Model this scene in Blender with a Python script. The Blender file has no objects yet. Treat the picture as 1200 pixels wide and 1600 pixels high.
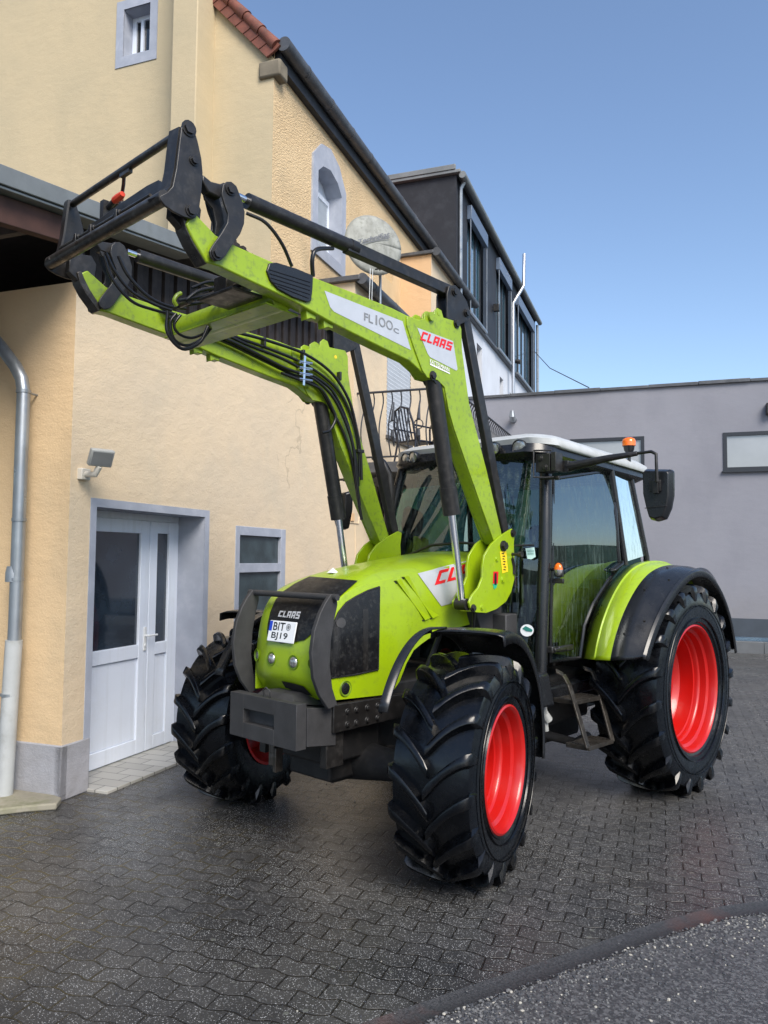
import bpy, bmesh, math, random
import numpy as np
from math import sin, cos, pi, radians, sqrt, atan2, hypot
from mathutils import Vector, Matrix
from mathutils.bvhtree import BVHTree
from mathutils.geometry import delaunay_2d_cdt
random.seed(4)
scene = bpy.context.scene
COL = scene.collection

# ------------------------------------------------------------------ measured camera (metres, tractor frame: front = -Y)
CAM = Vector((3.87922, -6.38321, 1.87436)); YAW, PITCH, ROLL = 0.74595, 0.05962, 0.0088; FPX = 1202.551
BANG = 0.39791                                     # heading of the houses
_f = Vector((-sin(YAW)*cos(PITCH), cos(YAW)*cos(PITCH), sin(PITCH))); _r = Vector((cos(YAW), sin(YAW), 0)); _u = _r.cross(_f)
RX = _r*cos(ROLL)+_u*sin(ROLL); UX = _u*cos(ROLL)-_r*sin(ROLL); FX = _f
NV = Vector((cos(BANG), sin(BANG), 0)); NU = Vector((-sin(BANG), cos(BANG), 0))
def ray(a): return FX + RX*((a[0]-600)/FPX) - UX*((a[1]-800)/FPX)
def on_plane(a, p, n):
    d = ray(a); return CAM + d*((Vector(p)-CAM).dot(n)/d.dot(n))
def PX(a, x): return on_plane(a, (x,0,0), Vector((1,0,0)))
def PY(a, y): return on_plane(a, (0,y,0), Vector((0,1,0)))
def PZ(a, z=0): return on_plane(a, (0,0,z), Vector((0,0,1)))
def H(v, u, z): return NV*v + NU*u + Vector((0,0,z))          # house frame -> world
def PV(a, v): return on_plane(a, NV*v, NV)
def PU(a, u): return on_plane(a, NU*u, NU)
def hv(p): return (p.dot(NV), p.dot(NU), p.z)

# ------------------------------------------------------------------ mesh builder
class MB:
    def __init__(s): s.v = []; s.f = []
    def add(s, vs, fs):
        o = len(s.v); s.v += [Vector(p) for p in vs]; s.f += [tuple(i+o for i in f) for f in fs]; return s
    def hexa(s, p):       # 8 points: bottom 4 ccw, top 4 ccw
        return s.add(p, [(3,2,1,0),(4,5,6,7),(0,1,5,4),(1,2,6,5),(2,3,7,6),(3,0,4,7)])
    def box(s, x0, x1, y0, y1, z0, z1, fr=None):
        p = [(x0,y0,z0),(x1,y0,z0),(x1,y1,z0),(x0,y1,z0),(x0,y0,z1),(x1,y0,z1),(x1,y1,z1),(x0,y1,z1)]
        if fr: p = [fr(*q) for q in p]
        return s.hexa(p)
    def hbox(s, v0, v1, u0, u1, z0, z1): return s.box(v0, v1, u0, u1, z0, z1, H)
    def obox(s, c, ax, ay, az):           # oriented box by centre and half axes
        c = Vector(c); ax, ay, az = Vector(ax), Vector(ay), Vector(az)
        return s.hexa([c-ax-ay-az, c+ax-ay-az, c+ax+ay-az, c-ax+ay-az, c-ax-ay+az, c+ax-ay+az, c+ax+ay+az, c-ax+ay+az])
    def bar(s, a, b, w, h, up=(0,0,1)):   # rectangular bar a->b
        a, b = Vector(a), Vector(b); d = (b-a).normalized(); sd = d.cross(Vector(up)).normalized(); u2 = sd.cross(d)
        return s.obox((a+b)/2, sd*w/2, (b-a)/2, u2*h/2)
    def prism(s, pts, off):               # polygon (3D points) extruded by vector off
        n = len(pts); off = Vector(off); P = [Vector(p) for p in pts]
        s.add(P+[p+off for p in P], [tuple(range(n)), tuple(range(2*n-1, n-1, -1))]+[(i, i+n, (i+1) % n+n, (i+1) % n) for i in range(n)])
        return s
    def tube(s, pts, r, n=12, cap=True):
        P = [Vector(p) for p in pts]; R = r if isinstance(r, (list, tuple)) else [r]*len(P)
        t = (P[1]-P[0]).normalized(); ref = Vector((0,0,1)) if abs(t.z) < .9 else Vector((1,0,0)); nx = t.cross(ref).normalized()
        o = len(s.v)
        for i, p in enumerate(P):
            if i == 0: t = (P[1]-P[0])
            elif i == len(P)-1: t = P[-1]-P[-2]
            else: t = (P[i]-P[i-1]).normalized()+(P[i+1]-P[i]).normalized()
            t = t.normalized() if t.length > 1e-9 else (P[i]-P[i-1]).normalized()
            nx = (nx-t*nx.dot(t)).normalized(); ny = t.cross(nx)
            for k in range(n): s.v.append(p+(nx*cos(2*pi*k/n)+ny*sin(2*pi*k/n))*R[i])
        for i in range(len(P)-1):
            for k in range(n):
                a = o+i*n+k; b = o+i*n+(k+1) % n; s.f.append((a, b, b+n, a+n))
        if cap: s.f.append(tuple(o+k for k in reversed(range(n)))); s.f.append(tuple(o+(len(P)-1)*n+k for k in range(n)))
        return s
    def cyl(s, a, b, r, n=20, r2=None): return s.tube([a, b], [r, r if r2 is None else r2], n)
    def revolve(s, prof, c, ax, n=64, closed=False, a0=0, a1=2*pi, ref=None):  # prof: (w along axis, radius)
        ax = Vector(ax).normalized(); rf = Vector(ref) if ref else (Vector((0,0,1)) if abs(ax.z) < .9 else Vector((1,0,0)))
        e1 = (rf-ax*rf.dot(ax)).normalized(); e2 = ax.cross(e1); c = Vector(c); o = len(s.v); full = abs(a1-a0-2*pi) < 1e-6
        m = n if full else n+1
        for k in range(m):
            t = a0+(a1-a0)*k/n
            for w, r in prof: s.v.append(c+ax*w+(e1*cos(t)+e2*sin(t))*r)
        L = len(prof)
        for k in range(n):
            k2 = (k+1) % m
            for i in range(L-1 if not closed else L):
                j = (i+1) % L; s.f.append((o+k*L+i, o+k2*L+i, o+k2*L+j, o+k*L+j))
        return s
    def grid(s, G):                        # 2D list of points
        o = len(s.v); R = len(G); Cn = len(G[0])
        for row in G: s.v += [Vector(p) for p in row]
        for i in range(R-1):
            for j in range(Cn-1): s.f.append((o+i*Cn+j, o+i*Cn+j+1, o+(i+1)*Cn+j+1, o+(i+1)*Cn+j))
        return s
    def bolt(s, p, ax, r=.018, h=.014):
        p = Vector(p); ax = Vector(ax).normalized(); s.cyl(p-ax*.004, p+ax*h*.35, r*1.35, 14); s.cyl(p+ax*h*.35, p+ax*h, r, 6); return s
    def mirror(s):                        # add mirror image in x
        o = len(s.v); nv = [Vector((-p.x, p.y, p.z)) for p in s.v]; nf = [tuple(i+o for i in reversed(f)) for f in s.f]
        s.v += nv; s.f += nf; return s
    def mirrored(s):
        m = MB(); m.v = [Vector((-p.x, p.y, p.z)) for p in s.v]; m.f = [tuple(reversed(f)) for f in s.f]; return m
    def build(s, name, mat, parent=None, bevel=0, smooth=30, solid=0, base=None, seg=2, subsurf=0):
        me = bpy.data.meshes.new(name); org = ORG[parent.name] if parent else (Vector(base) if base is not None else Vector((0,0,0)))
        me.from_pydata([tuple(p-org) for p in s.v], [], s.f); me.validate(); me.update()
        bm = bmesh.new(); bm.from_mesh(me); bmesh.ops.recalc_face_normals(bm, faces=bm.faces); bm.to_mesh(me); bm.free()
        me.materials.append(mat); ob = bpy.data.objects.new(name, me); COL.objects.link(ob)
        if parent: ob.parent = parent
        else: ob.location = org
        ORG[ob.name] = org
        if smooth:
            me.shade_smooth(); me.set_sharp_from_angle(angle=radians(smooth))
        if solid:
            m = ob.modifiers.new('s', 'SOLIDIFY'); m.thickness = solid; m.offset = 0
        if bevel:
            m = ob.modifiers.new('b', 'BEVEL'); m.width = bevel; m.segments = seg; m.limit_method = 'ANGLE'; m.angle_limit = radians(35); m.harden_normals = False
        if subsurf:
            m = ob.modifiers.new('ss', 'SUBSURF'); m.levels = subsurf; m.render_levels = subsurf
        return ob
ORG = {}
def tag(o, label, cat, group=None, kind=None):
    if label: o['label'] = label
    if cat: o['category'] = cat
    if group: o['group'] = group
    if kind: o['kind'] = kind
    return o
def thing(name, label, cat, base, group=None):
    o = bpy.data.objects.new(name, None); COL.objects.link(o); o.location = base; o.empty_display_size = .2
    ORG[o.name] = Vector(base); return tag(o, label, cat, group)
def structure(o): o['kind'] = 'structure'; return o
def copy_tree(root, loc, label=None, group=None):
    r = root.copy(); COL.objects.link(r); r.location = loc; ORG[r.name] = Vector(loc)
    if label: r['label'] = label
    if group: r['group'] = group
    for ch in list(root.children):
        c = ch.copy(); COL.objects.link(c); c.parent = r
        for g in list(ch.children):
            d = g.copy(); COL.objects.link(d); d.parent = c
    return r

# ------------------------------------------------------------------ materials
def mat(name, col, rough=.5, metal=0, coat=0, var=0, vscale=3, col2=None, bump=0, bscale=40, bdist=.002, rvar=0, spec=.5, streak=0, dirt=0, dirtcol=(.05,.045,.035), dscale=6):
    m = bpy.data.materials.new(name); m.use_nodes = True; nt = m.node_tree; N = nt.nodes; L = nt.links
    b = N['Principled BSDF']; b.inputs['Base Color'].default_value = (*col, 1); b.inputs['Roughness'].default_value = rough
    b.inputs['Metallic'].default_value = metal; b.inputs['Coat Weight'].default_value = coat; b.inputs['Coat Roughness'].default_value = .08
    b.inputs['Specular IOR Level'].default_value = spec
    tc = N.new('ShaderNodeTexCoord'); src = None
    def noise(scale, det=4, rough_=.55, vec=None):
        n = N.new('ShaderNodeTexNoise'); n.inputs['Scale'].default_value = scale; n.inputs['Detail'].default_value = det; n.inputs['Roughness'].default_value = rough_
        L.new(vec or tc.outputs['Object'], n.inputs['Vector']); return n.outputs['Fac']
    def ramp(f, a, c, pa, pc):
        r = N.new('ShaderNodeValToRGB'); r.color_ramp.elements[0].position = pa; r.color_ramp.elements[1].position = pc
        r.color_ramp.elements[0].color = (*a, 1); r.color_ramp.elements[1].color = (*c, 1); L.new(f, r.inputs['Fac']); return r.outputs['Color']
    if var or col2:
        c2 = col2 or tuple(min(1, c*(1-var)) for c in col)
        src = ramp(noise(vscale), c2, col, .35, .65)
    if streak:
        mp = N.new('ShaderNodeMapping'); mp.inputs['Scale'].default_value = (9, 9, .5); L.new(tc.outputs['Object'], mp.inputs['Vector'])
        f = ramp(noise(1.2, 5, .6, mp.outputs['Vector']), (0,0,0), (1,1,1), .5, .75)
        mx = N.new('ShaderNodeMixRGB'); mx.blend_type = 'MULTIPLY'; mul = N.new('ShaderNodeMath'); mul.operation = 'MULTIPLY'; mul.inputs[1].default_value = streak
        L.new(f, mul.inputs[0]); L.new(mul.outputs[0], mx.inputs['Fac'])
        if src: L.new(src, mx.inputs[1])
        else: mx.inputs[1].default_value = (*col, 1)
        mx.inputs[2].default_value = (.55,.55,.5,1); src = mx.outputs[0]
    if dirt:
        f = ramp(noise(dscale, 8, .68), (0,0,0), (1,1,1), .51, .72)
        mx = N.new('ShaderNodeMixRGB'); mul = N.new('ShaderNodeMath'); mul.operation = 'MULTIPLY'; mul.inputs[1].default_value = dirt
        L.new(f, mul.inputs[0]); L.new(mul.outputs[0], mx.inputs['Fac'])
        if src: L.new(src, mx.inputs[1])
        else: mx.inputs[1].default_value = (*col, 1)
        mx.inputs[2].default_value = (*dirtcol, 1); src = mx.outputs[0]
    if src: L.new(src, b.inputs['Base Color'])
    if rvar:
        mr = N.new('ShaderNodeMapRange'); mr.inputs['From Min'].default_value = .3; mr.inputs['From Max'].default_value = .7
        mr.inputs['To Min'].default_value = max(.03, rough-rvar); mr.inputs['To Max'].default_value = min(1, rough+rvar)
        L.new(noise(vscale*2.3, 6), mr.inputs['Value']); L.new(mr.outputs[0], b.inputs['Roughness'])
    if bump:
        bp = N.new('ShaderNodeBump'); bp.inputs['Strength'].default_value = bump; bp.inputs['Distance'].default_value = bdist
        L.new(noise(bscale, 5, .6), bp.inputs['Height']); L.new(bp.outputs['Normal'], b.inputs['Normal'])
    return m
M = {}
M['green'] = mat('green_paint', (.30,.44,.005), .34, coat=.4, var=.10, vscale=2, rvar=.08, dirt=.4, dirtcol=(.13,.17,.03), dscale=16)
M['socket'] = mat('shaded_recess_green', (.11,.19,.004), .5)  # bonnet green darkened to paint the shade of the lamp recesses
M['greenarm'] = mat('green_arm_paint', (.27,.40,.010), .40, coat=.3, var=.15, vscale=3, rvar=.1, dirt=.75, dirtcol=(.10,.13,.045), dscale=26)
M['hoodblack'] = mat('black_mesh_grille', (.007,.007,.008), .38, var=.3, vscale=4, bump=.7, bscale=240, dirt=.7, dirtcol=(.05,.05,.047), dscale=30, rvar=.1)
M['black'] = mat('black_steel', (.017,.016,.0155), .42, var=.4, vscale=5, rvar=.12, dirt=.3, dirtcol=(.09,.085,.08), dscale=20)
M['blackgloss'] = mat('black_plastic', (.012,.013,.015), .28, var=.2, rvar=.08, vscale=3, dirt=.15, dirtcol=(.06,.06,.06), dscale=15)
M['under'] = mat('chassis_black', (.012,.012,.013), .6, var=.4, vscale=6, dirt=.4, dirtcol=(.05,.045,.04), dscale=12)
M['greysteel'] = mat('grey_cast', (.04,.040,.042), .6, var=.3, vscale=8, bump=.5, bscale=60, dirt=.5, dirtcol=(.05,.05,.05), dscale=9)
M['wornsteel'] = mat('worn_steel', (.10,.088,.075), .38, metal=.75, var=.4, vscale=7, rvar=.15, dirt=.6, dirtcol=(.2,.19,.17), dscale=22)
M['rubber'] = mat('tyre_rubber', (.002,.0026,.004), .24, var=.4, vscale=7, rvar=.12, bump=.35, bscale=28, dirt=.12, dirtcol=(.02,.02,.021), dscale=13, spec=.45)
M['red'] = mat('red_rim_paint', (.46,.005,.003), .36, coat=.3, var=.1, vscale=3, rvar=.06, dirt=.08, dirtcol=(.2,.02,.01))
M['chrome'] = mat('chromed_rod', (.75,.76,.78), .12, metal=1)
M['silver'] = mat('silver_decal', (.55,.57,.6), .4, metal=.3, var=.08, vscale=10)
M['redletter'] = mat('red_letters', (.65,.01,.015), .4)
M['greyletter'] = mat('grey_letters', (.2,.21,.22), .4)
M['white'] = mat('white_paint', (.72,.74,.74), .35, var=.1, vscale=2)
M['roofwhite'] = mat('cab_roof_paint', (.50,.52,.52), .4, var=.15, vscale=2, dirt=.6, dirtcol=(.28,.29,.27), dscale=4, streak=.3)
M['palepipe'] = mat('pale_pipe', (.46,.48,.48), .5, var=.2, vscale=3, dirt=.5, dirtcol=(.25,.25,.22), dscale=7)
M['whiteletter'] = mat('white_letters', (.8,.8,.8), .4)
M['blackletter'] = mat('black_letters', (.01,.01,.01), .4)
M['platewhite'] = mat('plate_white', (.8,.82,.84), .25)
M['blue'] = mat('plate_blue', (.01,.05,.5), .3)
M['yellow'] = mat('yellow_sticker', (.85,.6,.02), .4)
M['hose'] = mat('hydraulic_hose', (.01,.01,.011), .32, var=.3, vscale=10)
M['rail'] = mat('wrought_iron', (.05,.055,.065), .5, metal=.3)
M['interior'] = mat('cab_interior', (.05,.05,.052), .7)
M['seat'] = mat('seat_fabric', (.035,.035,.04), .85)
M['zinc'] = mat('zinc_pipe', (.36,.39,.42), .38, metal=.65, var=.25, vscale=3, rvar=.12, streak=.6, dirt=.3, dirtcol=(.3,.3,.3), dscale=8)
M['gutter'] = mat('gutter_zinc', (.10,.105,.115), .5, metal=.3, var=.3, vscale=4, dirt=.4, dirtcol=(.2,.2,.2))
M['anthracite'] = mat('anthracite_cladding', (.016,.018,.024), .62, var=.3, vscale=.8, dirt=.45, dirtcol=(.05,.055,.065), dscale=2.2, bump=.2, bscale=30)
M['anthframe'] = mat('anthracite_frame', (.022,.024,.03), .35)
M['blind'] = mat('blind_box', (.11,.15,.22), .4)
M['whitewall'] = mat('white_render', (.62,.66,.72), .9, var=.1, vscale=1.5, bump=.3, bscale=30)
M['pvc'] = mat('pvc_white', (.74,.80,.90), .3, var=.06, dirt=.2, dirtcol=(.45,.45,.43), dscale=3, streak=.3)  # white plastic; its blue reflection is put into the base colour
M['shutter'] = mat('shutter_white', (.62,.66,.70), .4, dirt=.25, dirtcol=(.3,.32,.34), dscale=5)
M['surround'] = mat('grey_surround', (.36,.39,.46), .85, var=.12, vscale=5, bump=.4, bscale=50, dirt=.3, dirtcol=(.5,.5,.52), dscale=5)
M['wood'] = mat('dark_slat_wood', (.035,.026,.024), .8, var=.5, vscale=9, streak=.4)
M['rafterwood'] = mat('rafter_wood', (.16,.13,.11), .8, var=.4, vscale=5)
M['brownwood'] = mat('brown_beam', (.09,.04,.028), .75, var=.4, vscale=4)
M['roofmetal'] = mat('grey_roof_edge', (.22,.235,.235), .5, metal=.2, var=.2, dirt=.4, dirtcol=(.13,.14,.12), dscale=5)
M['rooftile'] = mat('clay_tile', (.20,.065,.042), .7, var=.4, vscale=6, dirt=.5, dirtcol=(.10,.06,.045), dscale=8)
M['tiles'] = mat('step_tiles', (.42,.41,.38), .4, var=.3, vscale=3)
M['concrete'] = mat('old_concrete', (.30,.28,.22), .9, var=.3, vscale=3, bump=.6, bscale=30, dirt=.7, dirtcol=(.12,.13,.05), dscale=5)
M['dish'] = mat('weathered_dish', (.33,.34,.31), .7, var=.3, vscale=5, dirt=.6, dirtcol=(.10,.10,.08), dscale=14, streak=.5)
M['stone'] = mat('corbel_stone', (.22,.19,.14), .9, bump=.6, var=.3)
M['lightgrey'] = mat('lamp_grey', (.38,.39,.38), .4, dirt=.2)
M['beigeplast'] = mat('lamp_beige', (.6,.57,.5), .4)
M['greyflue'] = mat('steel_flue', (.45,.46,.48), .3, metal=.8)
M['teal'] = mat('sticker_mint', (.55,.78,.75), .4)
M['tealdark'] = mat('sticker_teal', (.03,.2,.17), .4)
M['redplastic'] = mat('red_cap', (.7,.06,.02), .4)
M['bluechair'] = mat('dark_chair_plastic', (.012,.016,.03), .4)

def stucco(name, col, col2, scale=1.2, bumps=.5, grain=60, coarse=0, stain=(.42,.34,.22), cracks=0):
    m = bpy.data.materials.new(name); m.use_nodes = True; nt = m.node_tree; N = nt.nodes; L = nt.links; b = N['Principled BSDF']
    b.inputs['Roughness'].default_value = .93; b.inputs['Specular IOR Level'].default_value = .2
    tc = N.new('ShaderNodeTexCoord')
    def noise(scale, det, r=.6, vec=None):
        n = N.new('ShaderNodeTexNoise'); n.inputs['Scale'].default_value = scale; n.inputs['Detail'].default_value = det; n.inputs['Roughness'].default_value = r
        L.new(vec or tc.outputs['Object'], n.inputs['Vector']); return n.outputs['Fac']
    r = N.new('ShaderNodeValToRGB'); e = r.color_ramp.elements; e[0].position = .32; e[1].position = .66; e[0].color = (*col2, 1); e[1].color = (*col, 1)
    L.new(noise(scale, 7), r.inputs['Fac'])
    mp = N.new('ShaderNodeMapping'); mp.inputs['Scale'].default_value = (1.6, 1.6, .8); L.new(tc.outputs['Object'], mp.inputs['Vector'])
    r2 = N.new('ShaderNodeValToRGB'); e = r2.color_ramp.elements; e[0].position = .52; e[1].position = .8; e[0].color = (0,0,0,1); e[1].color = (.55,.55,.55,1)
    L.new(noise(1.0, 6, .6, mp.outputs['Vector']), r2.inputs['Fac'])
    mx = N.new('ShaderNodeMixRGB'); L.new(r2.outputs['Color'], mx.inputs['Fac']); L.new(r.outputs['Color'], mx.inputs[1]); mx.inputs[2].default_value = (*stain, 1)
    def mth(op, a, b_=None):
        n = N.new('ShaderNodeMath'); n.operation = op; n.use_clamp = op == 'MULTIPLY'
        for i, x in enumerate((a, b_)):
            if x is None: continue
            if isinstance(x, (int, float)): n.inputs[i].default_value = x
            else: L.new(x, n.inputs[i])
        return n.outputs[0]
    vc = N.new('ShaderNodeTexVoronoi'); vc.feature = 'DISTANCE_TO_EDGE'; vc.inputs['Scale'].default_value = .55
    wv = N.new('ShaderNodeMixRGB'); wv.inputs['Fac'].default_value = .22; nz = N.new('ShaderNodeTexNoise'); nz.inputs['Scale'].default_value = 2.5; nz.inputs['Detail'].default_value = 6; L.new(tc.outputs['Object'], nz.inputs['Vector'])
    L.new(tc.outputs['Object'], wv.inputs[1]); L.new(nz.outputs['Color'], wv.inputs[2]); L.new(wv.outputs[0], vc.inputs['Vector'])
    crack = mth('MULTIPLY', mth('LESS_THAN', vc.outputs['Distance'], .0022), mth('GREATER_THAN', noise(.7, 2), .53))
    mc = N.new('ShaderNodeMixRGB'); L.new(mth('MULTIPLY', crack, cracks), mc.inputs['Fac']); L.new(mx.outputs[0], mc.inputs[1]); mc.inputs[2].default_value = tuple(c*.35 for c in col)+(1,)
    mpz = N.new('ShaderNodeSeparateXYZ'); gg = N.new('ShaderNodeNewGeometry'); L.new(gg.outputs['Position'], mpz.inputs[0])
    mr = N.new('ShaderNodeMapRange'); mr.inputs['From Min'].default_value = .05; mr.inputs['From Max'].default_value = 1.5; mr.inputs['To Min'].default_value = .5; mr.inputs['To Max'].default_value = 0; L.new(mpz.outputs[2], mr.inputs['Value'])
    sp = mth('MULTIPLY', mr.outputs[0], mth('ADD', noise(6, 8, .7), .1)); md = N.new('ShaderNodeMixRGB'); L.new(sp, md.inputs['Fac']); L.new(mc.outputs[0], md.inputs[1]); md.inputs[2].default_value = (.17,.145,.10,1)
    L.new(md.outputs[0], b.inputs['Base Color'])
    bp = N.new('ShaderNodeBump'); bp.inputs['Strength'].default_value = bumps; bp.inputs['Distance'].default_value = .02
    add = N.new('ShaderNodeMath'); add.operation = 'MULTIPLY_ADD'
    L.new(noise(grain, 6, .7), add.inputs[0]); add.inputs[1].default_value = .5
    mp2 = N.new('ShaderNodeMapping'); mp2.inputs['Scale'].default_value = (1, 1, 1.7); L.new(tc.outputs['Object'], mp2.inputs['Vector']); L.new(noise(5 if not coarse else 26, 6, .6, mp2.outputs['Vector']), add.inputs[2]); L.new(add.outputs[0], bp.inputs['Height']); L.new(bp.outputs['Normal'], b.inputs['Normal'])
    return m
M['facade'] = stucco('yellow_stucco', (.73,.58,.395), (.60,.50,.37), .55, bumps=.5, stain=(.53,.47,.36), cracks=.3)
M['sidewall'] = stucco('side_stucco', (.74,.54,.32), (.66,.49,.30), .8, bumps=.5, stain=(.52,.42,.28))
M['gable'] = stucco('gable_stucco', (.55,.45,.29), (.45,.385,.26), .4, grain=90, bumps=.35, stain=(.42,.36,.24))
M['rough'] = stucco('rough_stucco', (.80,.60,.36), (.72,.53,.31), 1.5, bumps=1.6, coarse=1)
M['orange'] = stucco('orange_stucco', (.70,.47,.27), (.64,.43,.25), 1, grain=90, stain=(.5,.32,.18))
M['greywall'] = stucco('grey_render', (.262,.268,.305), (.225,.23,.262), .35, bumps=.22, grain=120, stain=(.20,.205,.24))
M['plinth'] = stucco('plinth_grey', (.40,.41,.46), (.30,.31,.34), 2.5, bumps=.5, stain=(.2,.2,.16))

def glass(name, tint, rough=.02, refl=1.45, dirt=.0, dens=.5):
    m = bpy.data.materials.new(name); m.use_nodes = True; nt = m.node_tree; N = nt.nodes; L = nt.links
    N.remove(N['Principled BSDF']); out = N['Material Output']
    tr = N.new('ShaderNodeBsdfTransparent'); tr.inputs['Color'].default_value = (*tint, 1)
    gl = N.new('ShaderNodeBsdfGlossy'); gl.inputs['Roughness'].default_value = rough; gl.inputs['Color'].default_value = (.9,.97,1,1)
    fr = N.new('ShaderNodeFresnel'); fr.inputs['IOR'].default_value = refl
    mx = N.new('ShaderNodeMixShader'); L.new(fr.outputs[0], mx.inputs[0]); L.new(tr.outputs[0], mx.inputs[1]); L.new(gl.outputs[0], mx.inputs[2])
    last = mx.outputs[0]
    if dirt:
        tc = N.new('ShaderNodeTexCoord'); mp = N.new('ShaderNodeMapping'); mp.inputs['Scale'].default_value = (22, 22, 2.5); L.new(tc.outputs['Object'], mp.inputs['Vector'])
        n = N.new('ShaderNodeTexNoise'); n.inputs['Scale'].default_value = 2; n.inputs['Detail'].default_value = 8; n.inputs['Roughness'].default_value = .7; L.new(mp.outputs[0], n.inputs['Vector'])
        r = N.new('ShaderNodeValToRGB'); e = r.color_ramp.elements; e[0].position = .5; e[1].position = .68; e[0].color = (0,0,0,1); e[1].color = (dirt,)*3+(1,)
        L.new(n.outputs['Fac'], r.inputs['Fac'])
        df = N.new('ShaderNodeBsdfDiffuse'); df.inputs['Color'].default_value = (.16,.22,.21,1)
        m2 = N.new('ShaderNodeMixShader'); L.new(r.outputs['Color'], m2.inputs[0]); L.new(last, m2.inputs[1]); L.new(df.outputs[0], m2.inputs[2]); last = m2.outputs[0]
    L.new(last, out.inputs['Surface']); return m
M['cabglass'] = glass('cab_glass', (.12,.25,.23), .01, 2.9, dirt=.3)
M['rearglass'] = glass('rear_side_glass', (.30,.50,.48), .03, 1.75, dirt=.6)
M['frontglass'] = glass('windscreen_glass', (.38,.55,.48), .01, 2.0, dirt=.35)
M['lens'] = mat('lamp_lens', (.62,.62,.60), .12, metal=.7, bump=.6, bscale=90, var=.5, vscale=30)
M['orangelens'] = mat('orange_lens', (.85,.16,.005), .18, coat=.6, bump=.3, bscale=120)
M['darkglass'] = mat('dark_window_glass', (.012,.02,.028), .06, spec=1, var=.5, vscale=1.5)
M['frost'] = mat('frosted_glass', (.05,.075,.085), .35, spec=.8, var=.5, vscale=5, bump=.9, bscale=70)
M['skyglass'] = mat('upper_window_glass', (.05,.12,.16), .05, spec=1, metal=.0, coat=1)
M['mirrorwin'] = mat('pale_window_glass', (.30,.31,.32), .12, spec=1, coat=1, var=.2, vscale=.8)
# near door glass, mottled in two dark blue tones
M['doorglass'] = mat('door_glass', (.012,.018,.028), .04, spec=1, streak=0, col2=(.035,.055,.08), vscale=1.6)

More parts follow.
